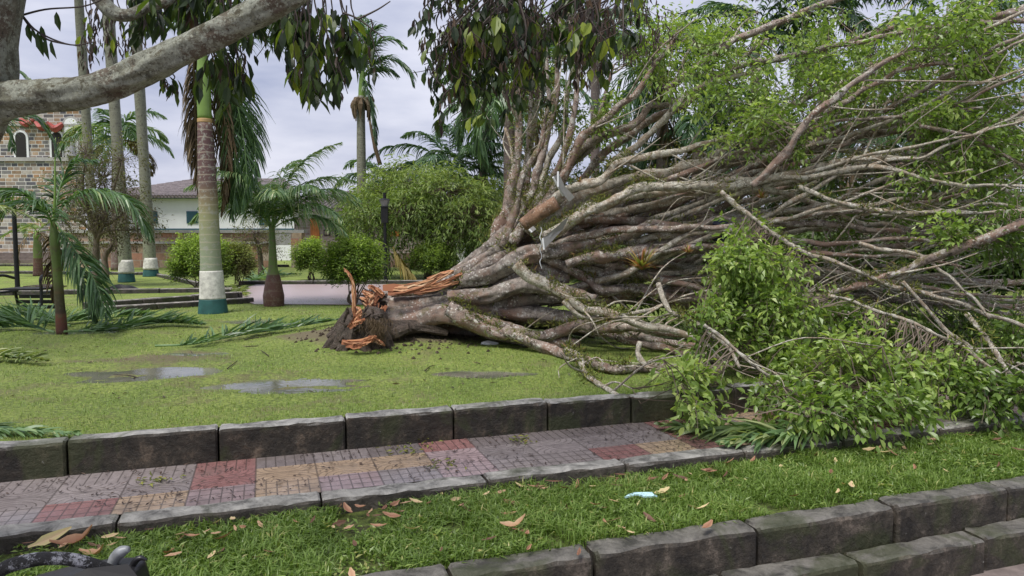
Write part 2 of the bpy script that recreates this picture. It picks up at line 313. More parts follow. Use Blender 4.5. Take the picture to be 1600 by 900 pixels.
def palm(name, label, base, top, r0, r1, trunkmat, nf=12, L=2.2, el=(.2, 1.2), bend=(1.4, 2.2), LL=.5, nl=34, g=.8, w=.03, seed=0, shaft=.9, group=None, lfm='palm', dead=0, bulge=None, val=.45, lean=None, rings=None):
    global rng
    sv = rng; rng = np.random.default_rng(seed+100)
    base = np.array(base, float); top = np.array(top, float); t = thing(name, label, 'palm tree', base, group)
    mid = [base, base*.66+top*.34+np.array([*(lean or (0, 0)), 0]), base*.3+top*.7+np.array([*(lean or (0, 0)), 0])*.6, top]
    mb = MB(); tube(mb, mid, bulge or [r0, r0*.8, (r0+r1)/2, r1], 14, .03, 10); mb.build('trunk', trunkmat, t, True)
    sd = unit(top-mid[2]); cs = top+sd*shaft
    if shaft: mb = MB(); tube(mb, [top-sd*.02, top+sd*shaft*.25, cs], [r1*1.05, r1*1.15, r1*.45], 12, .02, 6); mb.build('crownshaft', M['crownshaft'], t, True)
    for i in range(nf):
        az = i*2.4+rng.uniform(-.3, .3); e = np.interp(i/(max(nf-1, 1)), [0, 1], [el[1], el[0]])+rng.normal(0, .08)
        dd = i >= nf-dead
        frond(arch(cs-sd*.05, az, e, L*rng.uniform(.85, 1.1), rng.uniform(*bend)), t, 'deadpalm' if dd else lfm, LL, nl, g*(1.6 if dd else 1), w, val=val+rng.normal(0, .08))
    rng = sv; return t
# ------------------------------------------------------------ ground
MOUND = G(575, 530); V_K = 5.12
PUD = [(G(225, 585), .8, .42, .035), (G(450, 603), .8, .36, .04), (G(400, 503), .55, .35, .035), (G(310, 553), .45, .22, .03), (G(750, 585), .5, .22, .03), (G(900, 640), .0001, .0001, 0), (G(120, 520), .6, .25, .02)]
def lawnz(x, y):
    x = np.asarray(x, float); y = np.asarray(y, float); v = x*EV[0]+y*EV[1]
    fade = np.clip((v-5.2)/.8, 0, 1)*np.clip((17-y)/4, 0, 1)
    z = .2+fade*(.045*fbm(x*.9, y*.9)+.03*fbm(x*3+9, y*3))
    z = z+.16*np.exp(-(((x-MOUND[0])/1.0)**2+((y-MOUND[1])/.75)**2))
    for p, a, b, dp in PUD:
        if dp == 0: continue
        r2 = ((x-p[0])/a)**2+((y-p[1])/b)**2; m = np.exp(-r2**1.5); rim = .028*np.exp(-((np.sqrt(r2)-1.35)/.4)**2)
        z = z*(1-m)+(.167+.17*fbm(x*3.1+3, y*6.3, 5))*m+rim*fade
    return z
def wlev(p_, dp): return .1975
def grid(name, mt, us, vs_, zf, inuv=True, vf=None):
    U_, V_ = np.meshgrid(us, vs_, indexing='ij'); X = U_*EU[0]+V_*EV[0]; Y = U_*EU[1]+V_*EV[1]
    if not inuv: X, Y = U_, V_
    Z = zf(X, Y) if callable(zf) else np.full_like(X, zf)
    a, b = X.shape; i = np.arange(a-1)[:, None]*b; j = np.arange(b-1)[None]
    mb = MB(); mb.add(np.stack([X, Y, Z], -1), np.stack([i+j, i+b+j, i+b+j+1, i+j+1], -1).reshape(-1, 4), 0. if vf is None else vf(X, Y).ravel()); return mb.build(name, mt, origin=(0, 0, 0), smooth=True)
def soilf(x, y):
    s = np.exp(-(((x-MOUND[0]-.2)/1.1)**2+((y-MOUND[1]+.05)/.5)**2))*1.9+.55*np.exp(-(((x-MOUND[0]+2.2)/1.3)**2+((y-MOUND[1]+1.6)/.3)**2))
    for p_, a, b, dp in PUD: s = s+.5*np.exp(-(((x-p_[0])/a/1.2)**2+((y-p_[1])/b/1.3)**2))*(dp > 0)
    return s
def lawnmat(name, c0, c1, c2, soil, sc=1.):
    m, nn, ll, p = mat(name, .75, .3); c = coordn(nn, ll); a = noise(nn, ll, c, 30*sc, 9, .8); r = ramp(nn, [(.4, c0), (.5, c1), (.6, c2)]); ll.new(a, r.inputs[0])
    b = noise(nn, ll, c, 1.3, 6, .6); rb = ramp(nn, [(.35, (.75, .8, .7)), (.6, (1.1, 1.05, 1.05))]); ll.new(b, rb.inputs[0]); col = mixc(nn, ll, 1., r.outputs[0], rb.outputs[0], 'MULTIPLY')
    d = noise(nn, ll, c, 2.3, 7, .7); rd = ramp(nn, [(.54, (0,)*3), (.62, (1,)*3)]); ll.new(d, rd.inputs[0]); col = mixc(nn, ll, math_(nn, ll, 'MULTIPLY', rd.outputs[0], .6), col, soil)
    va = nn.new('ShaderNodeAttribute'); va.attribute_name = 'val'; sf = math_(nn, ll, 'ADD', va.outputs['Fac'], math_(nn, ll, 'MULTIPLY', math_(nn, ll, 'SUBTRACT', noise(nn, ll, c, 6, 8, .75), .5), 1.2)); rs = ramp(nn, [(.3, (0,)*3), (.6, (.9,)*3)]); ll.new(sf, rs.inputs[0]); col = mixc(nn, ll, rs.outputs[0], col, (.15, .12, .075))
    ll.new(col, p.inputs['Base Color']); bump(nn, ll, p, a, 1., .03); return m
M['lawn'] = lawnmat('lawn_turf', (.09, .12, .035), (.19, .25, .055), (.28, .35, .085), (.18, .16, .08))
M['farlawn'] = lawnmat('far_lawn_turf', (.11, .15, .04), (.2, .27, .055), (.29, .36, .08), (.17, .15, .06), .8)
M['strip'] = lawnmat('strip_turf', (.05, .06, .02), (.1, .14, .03), (.17, .22, .05), (.08, .06, .04))
struct(grid('ground', M['farlawn'], np.linspace(-400, 400, 9), np.linspace(-300, 900, 9), -.75, False))
struct(grid('lawn', M['lawn'], np.arange(-10, 29, .09), np.arange(V_K+.14, 18.05, .07), lawnz, vf=soilf))
struct(grid('far_lawn', M['farlawn'], np.linspace(-200, 200, 21), np.linspace(17.98, 300, 21), .2))
struct(grid('grass_strip', M['strip'], np.arange(-9, 14, .1), np.linspace(3.28, 4.16, 12), lambda x, y: -.085+.02*fbm(x*3, y*3)))
struct(grid('pavement', plain('dark_pavement', (.16, .13, .12), .6, 0, .35, 9), np.linspace(-30, 30, 9), np.linspace(-20, 3.0, 5), -.44))
# soil patch round the stump is part of the lawn's wear
mw, nn, ll, p = mat('puddle_water', .07, .8); p.inputs['Base Color'].default_value = (.10, .10, .07, 1); p.inputs['IOR'].default_value = 1.5
c = coordn(nn, ll); q = noise(nn, ll, c, 3, 5); r = ramp(nn, [(.35, (.17, .165, .13)), (.65, (.09, .095, .07))]); ll.new(q, r.inputs[0]); ll.new(r.outputs[0], p.inputs['Base Color'])
bump(nn, ll, p, noise(nn, ll, c, 14, 3), .12, .01); M['water'] = mw
for p_, a, b, dp in PUD:
    if dp == 0: continue
    mb = MB(); t_ = np.linspace(0, 2*pi, 48, endpoint=False); rr_ = 1.25+.25*np.array([fbm(3+cos(x)*1.3+p_[0], sin(x)*1.3+p_[1]) for x in t_])*2
    ring_ = np.stack([p_[0]+np.cos(t_)*a*1.25*rr_, p_[1]+np.sin(t_)*b*1.25*rr_, np.full(48, 0)], 1); ring_[:, 2] = wlev(p_, dp)
    mb.add(ring_, np.arange(48)[None]); struct(mb.build('water', mw))
# plaza and far kerbs
mt, nn, ll, p = mat('plaza_pavers', .35, .5); c = coordn(nn, ll); bt = N(nn, "ShaderNodeTexBrick", Scale=2.5); ll.new(c, bt.inputs[0])
bt.inputs['Color1'].default_value = (.42, .32, .32, 1); bt.inputs['Color2'].default_value = (.36, .29, .30, 1); bt.inputs['Mortar'].default_value = (.22, .17, .17, 1); bt.inputs['Mortar Size'].default_value = .012
ll.new(mixc(nn, ll, .35, bt.outputs[0], ramp(nn, [(0, (.3, .26, .27)), (1, (.5, .42, .42))]).outputs[0]), p.inputs['Base Color']); M['plaza'] = mt
mb = MB(); pl = [G(x, y, .21) for x, y in [(352, 459), (398, 475.5), (560, 476), (760, 472), (900, 452), (760, 444.5), (560, 444.5), (400, 445)]]; prism(mb, pl, .008, (0, 0, 1)); struct(mb.build('plaza', mt))
def concmat(name, top, face, stain, warm, moss=(.04, .05, .015)):
    m, nn, ll, p = mat(name, .6, .4); c = coordn(nn, ll); g = nn.new("ShaderNodeNewGeometry"); sx = nn.new("ShaderNodeSeparateXYZ"); ll.new(g.outputs['True Normal'], sx.inputs[0])
    a = noise(nn, ll, c, 7, 9, .7, .6); b = noise(nn, ll, c, 28, 8, .7); w_ = noise(nn, ll, c, 2.1, 5, .6, .8); cc = coordn(nn, ll, (1, 1, .8)); st = noise(nn, ll, cc, 6, 12, .78, .1)
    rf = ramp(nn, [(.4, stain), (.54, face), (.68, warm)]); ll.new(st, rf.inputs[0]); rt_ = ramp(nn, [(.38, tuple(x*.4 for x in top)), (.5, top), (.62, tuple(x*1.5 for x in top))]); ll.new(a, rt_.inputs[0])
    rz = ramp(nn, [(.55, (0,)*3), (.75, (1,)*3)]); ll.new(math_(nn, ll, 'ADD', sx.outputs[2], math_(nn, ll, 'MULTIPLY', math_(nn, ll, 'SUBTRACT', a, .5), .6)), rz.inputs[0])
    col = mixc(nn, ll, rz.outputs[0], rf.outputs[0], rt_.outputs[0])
    rm = ramp(nn, [(.52, (0,)*3), (.6, (1,)*3)]); ll.new(w_, rm.inputs[0]); col = mixc(nn, ll, math_(nn, ll, 'MULTIPLY', rm.outputs[0], .6), col, moss)
    rs = ramp(nn, [(.66, (0,)*3), (.7, (1,)*3)]); ll.new(b, rs.inputs[0]); col = mixc(nn, ll, math_(nn, ll, 'MULTIPLY', rs.outputs[0], .5), col, (.4, .4, .36))
    ll.new(col, p.inputs['Base Color']); bump(nn, ll, p, math_(nn, ll, 'ADD', math_(nn, ll, 'ADD', a, b), st), .9, .016); return m
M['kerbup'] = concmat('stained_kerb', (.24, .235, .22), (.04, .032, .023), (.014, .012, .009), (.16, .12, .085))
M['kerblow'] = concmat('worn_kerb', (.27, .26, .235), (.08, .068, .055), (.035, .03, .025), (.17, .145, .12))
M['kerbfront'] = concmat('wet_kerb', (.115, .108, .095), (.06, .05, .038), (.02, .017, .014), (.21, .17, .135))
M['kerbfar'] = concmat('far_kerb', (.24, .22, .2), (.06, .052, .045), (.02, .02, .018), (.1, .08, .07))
def kerb(name, cuts, v0, v1, z0, z1, mt, bev=.015, gap=.012, fr=None, axes=None, jit=.004, seg=.06):
    """row of cast blocks; cross-section v0..v1, cuts = joint positions along u"""
    mb = MB()
    for a, b in zip(cuts[:-1], cuts[1:]):
        a2, b2 = a+gap/2, b-gap/2; dz = rng.normal(0, jit); dv = rng.normal(0, jit); n_ = max(3, int((b2-a2)/seg)); us = np.linspace(a2, b2, n_+1); us = np.concatenate([[a2], [a2+bev*.6], us[1:-1], [b2-bev*.6], [b2]])
        prof = [(v0, z0), (v0, z1-bev), (v0+bev*.35, z1-bev*.35), (v0+bev, z1), (v0+(v1-v0)*.5, z1), (v1-bev, z1), (v1, z1-bev), (v1, z0)]
        V = []
        for k_, u in enumerate(us):
            e = .5*bev if k_ in (0, len(us)-1) else 0
            for q_, (v, z) in enumerate(prof):
                nn_ = float(vn(u*9+q_*3.1, v*7+z*11))-.5; nb = float(vn(u*31, q_*5.3+v*3))-.5
                vv = v+(e if v < (v0+v1)/2 else -e)+dv+(.012*nn_+.006*nb if 0 < q_ < 6 else 0); zz = z+dz-(e if z > z0 else 0)+(.010*nn_+.006*nb if 0 < q_ < 7 else 0)
                V.append(UV(u, vv, zz) if axes is None else axes(u, vv, zz))
        kp = len(prof); nu = len(us); i = np.arange(nu-1)[:, None]*kp; j = np.arange(kp-1)[None]
        F = np.stack([i+j, i+kp+j, i+kp+j+1, i+j+1], -1).reshape(-1, 4)
        mb.add(np.array(V), [F, np.arange(kp)[None], (np.arange(kp)[::-1]+(nu-1)*kp)[None]])
    # dark mortar bed behind the joints
    return struct(mb.build(name, mt, smooth=False, origin=(0, 0, 0)))
def extend(c, lo, hi, step):
    c = sorted(c)
    while c[0] > lo: c.insert(0, c[0]-step)
    while c[-1] < hi: c.append(c[-1]+step)
    return c
cu = extend([toU(G(x, y, .22)) for x, y in [(103, 690), (340, 673), (541, 656), (711, 643), (861, 632), (992, 621)]], -12, 16, .98)
cu = [(-100, u)[1] for u in cu]
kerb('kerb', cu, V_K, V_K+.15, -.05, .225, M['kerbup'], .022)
cu = extend([toU(G(x, y, .015)) for x, y in [(175, 826), (503, 781), (762, 748), (968, 717), (1150, 697), (1300, 680)]], -10, 14, .95)
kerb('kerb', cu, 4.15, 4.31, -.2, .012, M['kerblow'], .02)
cu = extend([toU(G(x, y, -.06)) for x, y in [(935, 872), (1190, 830), (1404, 795), (1560, 760)]], -6, 14, .72)
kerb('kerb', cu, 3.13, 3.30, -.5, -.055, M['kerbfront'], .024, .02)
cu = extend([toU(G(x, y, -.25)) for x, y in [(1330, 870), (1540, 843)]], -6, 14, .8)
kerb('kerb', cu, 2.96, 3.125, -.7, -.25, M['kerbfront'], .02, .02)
def axl(p0, p1):
    p0 = np.array(p0[:2]); p1 = np.array(p1[:2]); L = np.linalg.norm(p1-p0); t = (p1-p0)/L; nv = np.array([-t[1], t[0]])
    return L, (lambda u, v, z: np.array([*(p0+t*u+nv*v), z]))
for a, b, h, hh in [((-60, 463), (380, 456), .3, 0), ((150, 490), (398, 473), .3, 0), ((140, 486), (385, 467), .34, .12), ((-60, 427), (235, 430), .3, 0), ((235, 430), (352, 458), .3, 0), ((-60, 416), (450, 417), .3, 0), ((372, 445), (760, 443), .3, 0)]:
    L_, ax = axl(G(*a), G(*b)); kerb('kerb', list(np.arange(0, L_, 1.0))+[L_], 0+hh, .16+hh, .1, h, M['kerbfar'], .02, .015, axes=ax, seg=.5)
# ------------------------------------------------------------ tiled path
mt, nn, ll, p = mat('path_tiles', .4, .5); tcn = nn.new("ShaderNodeTexCoord"); sxy = nn.new("ShaderNodeSeparateXYZ"); ll.new(tcn.outputs['UV'], sxy.inputs[0])
TS = .37; m_ = lambda *a: math_(nn, ll, *a)
U_, V_ = sxy.outputs[0], sxy.outputs[1]   # uv already in tile units (u) and 0..2 (v)
fu, fv = m_('FRACT', U_), m_('FRACT', V_)
def line(x, w_): # 1 near integers of x
    f = m_('FRACT', m_('ADD', x, 0.5)); return m_('LESS_THAN', m_('ABSOLUTE', m_('SUBTRACT', f, .5)), w_)
l_edge = m_('MAXIMUM', line(U_, .014), line(V_, .014))
du = m_('SUBTRACT', fu, .5); dv = m_('SUBTRACT', fv, .42); rad_ = m_('SQRT', m_('ADD', m_('MULTIPLY', du, du), m_('MULTIPLY', dv, dv)))
arcs = line(m_('MULTIPLY', rad_, 8.), .07); cols6 = line(m_('MULTIPLY', U_, 6.), .065); rows = line(m_('MULTIPLY', V_, 8.), .06)
isback = m_('GREATER_THAN', V_, 1.45); islow = m_('LESS_THAN', V_, .42)
gridp = m_('MAXIMUM', cols6, rows)
pat = mixc(nn, ll, isback, mixc(nn, ll, islow, arcs, gridp), cols6)
groove = m_('MAXIMUM', pat, l_edge)
a = nn.new("ShaderNodeAttribute"); a.attribute_name = 'tilecol'; c = coordn(nn, ll); nb = noise(nn, ll, c, 14, 8, .7); rb = ramp(nn, [(.3, (.72, .7, .7)), (.7, (1.2, 1.18, 1.16))]); ll.new(nb, rb.inputs[0])
col = mixc(nn, ll, 1., a.outputs['Color'], rb.outputs[0], 'MULTIPLY'); nd = noise(nn, ll, c, 3.2, 7, .65); rd = ramp(nn, [(.52, (0,)*3), (.68, (1,)*3)]); ll.new(nd, rd.inputs[0]); col = mixc(nn, ll, m_('MULTIPLY', rd.outputs[0], .55), col, (.10, .08, .07))
col = mixc(nn, ll, m_('MULTIPLY', groove, m_('ADD', .3, m_('MULTIPLY', nb, .7))), col, (.045, .037, .034)); ll.new(col, p.inputs['Base Color']); bump(nn, ll, p, m_('ADD', m_('SUBTRACT', 1., groove), m_('MULTIPLY', nb, .3)), .5, .006)
rr_ = ramp(nn, [(.42, (.12,)*3), (.6, (.42,)*3)]); ll.new(nd, rr_.inputs[0]); ll.new(rr_.outputs[0], p.inputs['Roughness'])
Gc, Rc, Yc, Pc, Dc = (.22, .195, .195), (.24, .125, .12), (.36, .27, .19), (.30, .23, .235), (.16, .14, .14)
tiles = {-4: 'GGG', -3: 'GGG', -2: 'GGR', -1: 'GGY', 0: 'RRP', 1: 'DYY', 2: 'GYP', 3: 'DYG', 4: 'RPP', 5: 'DGG', 6: 'DGG', 7: 'DGR', 8: 'DGY', 9: 'RRR', 10: 'DYY', 11: 'YYR', 12: 'RYG', 13: 'DGR', 14: 'GRY'}
u00 = toU(G(290, 786, 0)); vv = [4.30, 4.30+.29, 4.30+.58, V_K+.01]; umap = [0, .42, 1.45, 2]
me = bpy.data.meshes.new('path'); V = []; F = []; UVs = []; C_ = []
for k_ in range(-26, 34):
    s3 = tiles.get(k_, ''.join(random.Random(k_*7+1).choice('GGRYPD') for _ in range(3)))
    for r_ in range(3):
        b_ = len(V); q = {'G': Gc, 'R': Rc, 'Y': Yc, 'P': Pc, 'D': Dc}[s3[2-r_]]; jj = 1+random.uniform(-.1, .1)
        for (uu, vi) in ((k_, r_), (k_+1, r_), (k_+1, r_+1), (k_, r_+1)):
            V.append(tuple(UV(u00+uu*TS, vv[vi], 0.))); UVs.append((uu, umap[vi])); C_.append(tuple(x*jj for x in q)+(1,))
        F.append((b_, b_+1, b_+2, b_+3))
me.from_pydata(V, [], F); ul = me.uv_layers.new(); ca = me.color_attributes.new('tilecol', 'FLOAT_COLOR', 'POINT')
for i, lp in enumerate(me.loops): ul.data[i].uv = UVs[lp.vertex_index]
for i, c_ in enumerate(C_): ca.data[i].color = c_
me.materials.append(mt); o = bpy.data.objects.new('path', me); COL.objects.link(o); struct(o)
# ------------------------------------------------------------ grass blades
def blades(name, mt, X, Y, Z, h, w_, val, spread=.8, seg2=True):
    n_ = len(X); P = np.stack([X, Y, Z], 1); a = rng.uniform(0, 2*pi, n_); ln = np.stack([np.cos(a), np.sin(a), np.zeros(n_)], 1)*spread*rng.uniform(.15, 1.2, (n_, 1)); s_ = np.stack([-np.sin(a), np.cos(a), np.zeros(n_)], 1)
    h = h[:, None]; up = np.array([0, 0, 1.]); mid = P+(up*.62+ln*.35)*h; tip = P+(up*(.62+.3*(1-np.linalg.norm(ln, axis=1, keepdims=True)*.7))+ln*1.)*h; w2 = w_[:, None]/2
    mb = MB()
    if seg2:
        V = np.stack([P-s_*w2*.7, P+s_*w2*.7, mid-s_*w2, mid+s_*w2, tip], 1).reshape(-1, 3); b = np.arange(n_)[:, None]*5
        mb.add(V, [b+[0, 1, 3, 2], b+[2, 3, 4]], np.repeat(val, 5))
    else:
        V = np.stack([P-s_*w2, P+s_*w2, tip], 1).reshape(-1, 3); b = np.arange(n_)[:, None]*3; mb.add(V, b+[0, 1, 2], np.repeat(val, 3))
    return mb.build(name, mt, origin=(0, 0, 0))
n_ = 95000; u = rng.uniform(-4.2, 8.5, n_); v = rng.uniform(3.27, 4.18, n_); X = u*EU[0]+v*EV[0]; Y = u*EU[1]+v*EV[1]
keep = (np.abs(X) < .78*Y+.4) & (fbm(u*2.2, v*2.2, 4) > -.17+.1*rng.random(n_)); X, Y, u, v = X[keep], Y[keep], u[keep], v[keep]; cl = .5+1.3*fbm(u*3.3+5, v*3.3, 4)
struct(blades('grass', M['grassblade'], X, Y, np.full(len(X), -.09), rng.uniform(.03, .085, len(X))*np.clip(.7+cl, .6, 1.6), rng.uniform(.003, .0085, len(X)), np.clip(.42+.5*(cl-.5)+rng.normal(0, .2, len(X)), 0, 1), 1.1), 'short broad green grass on the strip in front of the path', 'stuff')
n_ = 26000; u = rng.uniform(-4, 8.2, n_); v = rng.uniform(3.3, 4.15, n_); X = u*EU[0]+v*EV[0]; Y = u*EU[1]+v*EV[1]; keep = (np.abs(X) < .78*Y+.3) & (fbm(u*4+7, v*4) > -.05); X, Y = X[keep], Y[keep]; n_ = len(X); a_ = rng.uniform(0, 6.28, n_)   # strip_weeds
wm = MB(); leaves(wm, np.stack([X, Y, -.08+rng.uniform(0, .035, n_)], 1), np.stack([np.cos(a_), np.sin(a_), rng.uniform(.1, 1., n_)], 1), np.array([0, 0, 1.])+rng.normal(0, .3, (n_, 3)), rng.uniform(.02, .055, n_), rng.uniform(.009, .018, n_), np.clip(rng.normal(.6, .22, n_), 0, 1)); struct(wm.build('ground_cover', M['grassblade'], origin=(0, 0, 0)), 'small broad leaved weeds among the grass of the front strip', 'stuff')
n_ = 330000; v = 5.28+11*rng.random(n_)**1.8; u = rng.uniform(-1, 1, n_)*(6+v*.8); u = u+v*.33; X = u*EU[0]+v*EV[0]; Y = u*EU[1]+v*EV[1]; Z = lawnz(X, Y)
keep = (np.abs(X) < .76*Y+.4) & (Y < 15.5) & (rng.random(n_) < .35+.65*np.clip((X/Y < .45)+0., 0, 1))
for p_, a, b, dp in PUD:
    if dp: r_ = np.sqrt(((X-p_[0])/a)**2+((Y-p_[1])/b)**2); keep &= (rng.random(n_) < np.clip((r_-.15)*.8, .1, 1))
bare = soilf(X, Y); keep &= rng.random(n_) > 1.35*bare*(bare > .05)+1.2*fbm(X*2.5, Y*4); keep &= rng.random(n_) > 3.*(fbm(X*1.1+7, Y*2.3+3, 5)-.08)
X, Y, Z = X[keep], Y[keep], Z[keep]; f = fbm(X*1.5, Y*1.5)
struct(blades('grass', M['lawnblade'], X, Y, Z-.004, rng.uniform(.015, .036, len(X))*(1+.02*Y), rng.uniform(.003, .006, len(X))*(.4+Y*.12), np.clip(.42+.8*f+rng.normal(0, .28, len(X)), 0, 1), 1., False), 'short yellow green lawn grass behind the tall kerb', 'stuff')
# ------------------------------------------------------------ buildings far behind the lawns
def stonemat(name, cols, mortar, scale, rowh=.25, bw=.5, msize=.02, dirt=.4):
    m, nn, ll, p = mat(name, .85, .2); t = nn.new("ShaderNodeTexCoord"); s_ = nn.new("ShaderNodeSeparateXYZ"); ll.new(t.outputs['Object'], s_.inputs[0])
    cx = nn.new("ShaderNodeCombineXYZ"); ll.new(math_(nn, ll, 'ADD', s_.outputs[0], math_(nn, ll, 'MULTIPLY', s_.outputs[1], .7)), cx.inputs[0]); ll.new(s_.outputs[2], cx.inputs[1])
    b = N(nn, "ShaderNodeTexBrick", Scale=scale); b.offset = .37; b.squash = 1.6; b.squash_frequency = 3; b.inputs['Mortar Size'].default_value = msize; b.inputs['Brick Width'].default_value = bw; b.inputs['Row Height'].default_value = rowh
    b.inputs['Color1'].default_value = (0, 0, 0, 1); b.inputs['Color2'].default_value = (1, 1, 1, 1); b.inputs['Mortar'].default_value = (0, 0, 0, 1); ll.new(cx.outputs[0], b.inputs[0])
    r = ramp(nn, [(i/len(cols), c_) for i, c_ in enumerate(cols)], 'CONSTANT'); ll.new(b.outputs[0], r.inputs[0]); c = coordn(nn, ll); q = noise(nn, ll, c, 5, 7, .7); rq = ramp(nn, [(.3, (.7,)*3), (.7, (1.2,)*3)]); ll.new(q, rq.inputs[0])
    col = mixc(nn, ll, 1., r.outputs[0], rq.outputs[0], 'MULTIPLY'); col = mixc(nn, ll, b.outputs[1], col, mortar)
    q2 = noise(nn, ll, c, 1.1, 6, .7); r2 = ramp(nn, [(.48, (0,)*3), (.66, (1,)*3)]); ll.new(q2, r2.inputs[0]); col = mixc(nn, ll, math_(nn, ll, 'MULTIPLY', r2.outputs[0], dirt), col, (.1, .085, .07))
    ll.new(col, p.inputs['Base Color']); bump(nn, ll, p, math_(nn, ll, 'SUBTRACT', 1., b.outputs[1]), .6, .03); return m
M['churchstone'] = stonemat('church_stone', [(.30, .21, .14), (.14, .13, .13), (.42, .31, .22), (.2, .19, .19), (.36, .22, .13), (.42, .38, .34), (.11, .11, .13), (.3, .24, .2)], (.62, .6, .58), 2.3, .42, .72, .035, .3)
M['wallstone'] = stonemat('garden_wall_stone', [(.36, .22, .15), (.42, .31, .22), (.26, .17, .13), (.46, .37, .29), (.3, .22, .18), (.38, .2, .14)], (.36, .31, .26), 1.6, .5, .8, .02, .55)
M['housestone'] = stonemat('house_stone', [(.36, .28, .23), (.44, .36, .3), (.3, .24, .2), (.4, .34, .3)], (.45, .42, .38), 3.2, .4, 1., .04, .25)
def tilemat(name, a, b):
    m, nn, ll, p = mat(name, .7, .3); t = nn.new("ShaderNodeTexCoord"); s_ = nn.new("ShaderNodeSeparateXYZ"); ll.new(t.outputs['Object'], s_.inputs[0]); c = coordn(nn, ll)
    q = noise(nn, ll, c, 6, 7, .7); r = ramp(nn, [(.3, a), (.7, b)]); ll.new(q, r.inputs[0]); ll.new(r.outputs[0], p.inputs['Base Color']); return m
M['rooftile'] = tilemat('clay_roof_tile', (.075, .065, .07), (.23, .195, .195))
def roof(mb, p0, p1, q0, q1, n_, r=.09):
    """rows of half-round tiles laid from eave p to ridge q"""
    p0, p1, q0, q1 = [np.array(x, float) for x in (p0, p1, q0, q1)]; prism(mb, [p0, p1, q1, q0], .08, (0, 0, -1), .3)
    for i in range(n_):
        t = (i+.5)/n_; a = p0+(p1-p0)*t; b = q0+(q1-q0)*t; k_ = max(2, int(np.linalg.norm(b-a)/.45)); ps = []; rs = []
        for j in range(k_):
            c0 = a+(b-a)*j/k_; c1 = a+(b-a)*(j+1)/k_; ps += [c0, c1-(c1-c0)*.02]; rs += [r, r*.78]
        tube(mb, ps, rs, 7, 0, smooth_path=False)
def rectY(x0, x1, y0, y1, Y, dY):
    """box whose front face fills that part of the facade at depth Y"""
    a = D(x0, y0, Y); b = D(x1, y1, Y); return (a[0], Y, min(a[2], b[2])), (b[0], Y+dY, max(a[2], b[2]))
def archpoly(cx, z0, w_, h, Y, k=9):
    P = [(cx-w_/2, Y, z0), (cx+w_/2, Y, z0)]; zs = z0+h-w_/2
    P += [(cx+w_/2*cos(t), Y, zs+w_/2*sin(t)) for t in np.linspace(0, pi, k)]; return P
def bx(parent, name, mt, x0, x1, y0, y1, Y, dY):
    mb = MB(); box(mb, *rectY(x0, x1, y0, y1, Y, dY)); return mb.build(name, mt, parent)
# church
YC = 36.; a = D(-260, 168, YC); b = D(127, 168, YC)
t = thing('church', 'tall stone church facade with white mortar joints and arched niches at the far left', 'church', (-18, YC, .2))
mb = MB(); prism(mb, [(a[0], YC, .1), (b[0], YC, .1), (b[0]*1.25-.5, YC+9, .1), (a[0], YC+9, .1)], a[2]-.1, (0, 0, 1)); mb.build('wall', M['churchstone'], t)
mb = MB(); box(mb, (a[0]-.2, YC-.1, a[2]), (b[0]+.05, YC+.8, a[2]+.1)); box(mb, (a[0], YC-.1, D(0, 252, YC)[2]), (b[0], YC-.003, D(0, 246, YC)[2])); box(mb, (a[0], YC-.12, D(0, 197, YC)[2]), (b[0], YC-.003, D(0, 194, YC)[2])); mb.build('cornice', M['greycon'], t)
for (px, py0, py1, w_, fm, im, nm) in [(91, 248, 208, 16, 'white', 'dark', 'niche'), (114, 246, 186, 20, 'greycon', 'white', 'niche'), (35, 248, 208, 16, 'white', 'dark', 'niche')]:
    c_ = D(px, py0, YC); h = D(px, py1, YC)[2]-c_[2]; ww = w_*YC/FPX
    mb = MB(); prism(mb, archpoly(c_[0], c_[2], ww+.22, h+.14, YC-.003), .06, (0, -1, 0)); o = mb.build(nm, M[fm], t)
    mb = MB(); prism(mb, archpoly(c_[0], c_[2]+.04, ww, h, YC-.065), .02, (0, -1, 0)); mb.build('recess', M[im], o)
    if px == 114:
        mb = MB(); tube(mb, [(c_[0], YC-.2, c_[2]+.05), (c_[0], YC-.2, c_[2]+.7), (c_[0]+.03, YC-.2, c_[2]+1.1)], [.26, .2, .09], 10, .1); tube(mb, [(c_[0], YC-.2, c_[2]+1.08), (c_[0], YC-.2, c_[2]+1.3)], [.09, .1], 8); mb.build('statue', M['sheet'], o)
for px, py in ((69, 195), (90, 197), (45, 190)):
    c_ = D(px, py, YC); mb = MB(); tube(mb, [(c_[0]-.33, YC-.12, c_[2]+.1), (c_[0], YC-.2, c_[2]-.15), (c_[0]+.33, YC-.12, c_[2]+.1)], [.08, .2, .08], 9, .25); mb.build('red_swag', M['red'], t)
# stone steps in front of the church
t = thing('stone_steps', 'broad brown stone steps below the church', 'steps', (*G(40, 412)[:2], .2)); g0 = G(40, 412); mb = MB()
for i in range(7): box(mb, (-32, g0[1]+i*.42, .1), (D(113, 400, g0[1])[0]-i*.05, g0[1]+(i+1)*.42+(0 if i < 6 else 1.5), .38+i*.17))
mb.build('step', plain('brown_step', (.15, .12, .105), .7, 0, .3, 5), t)
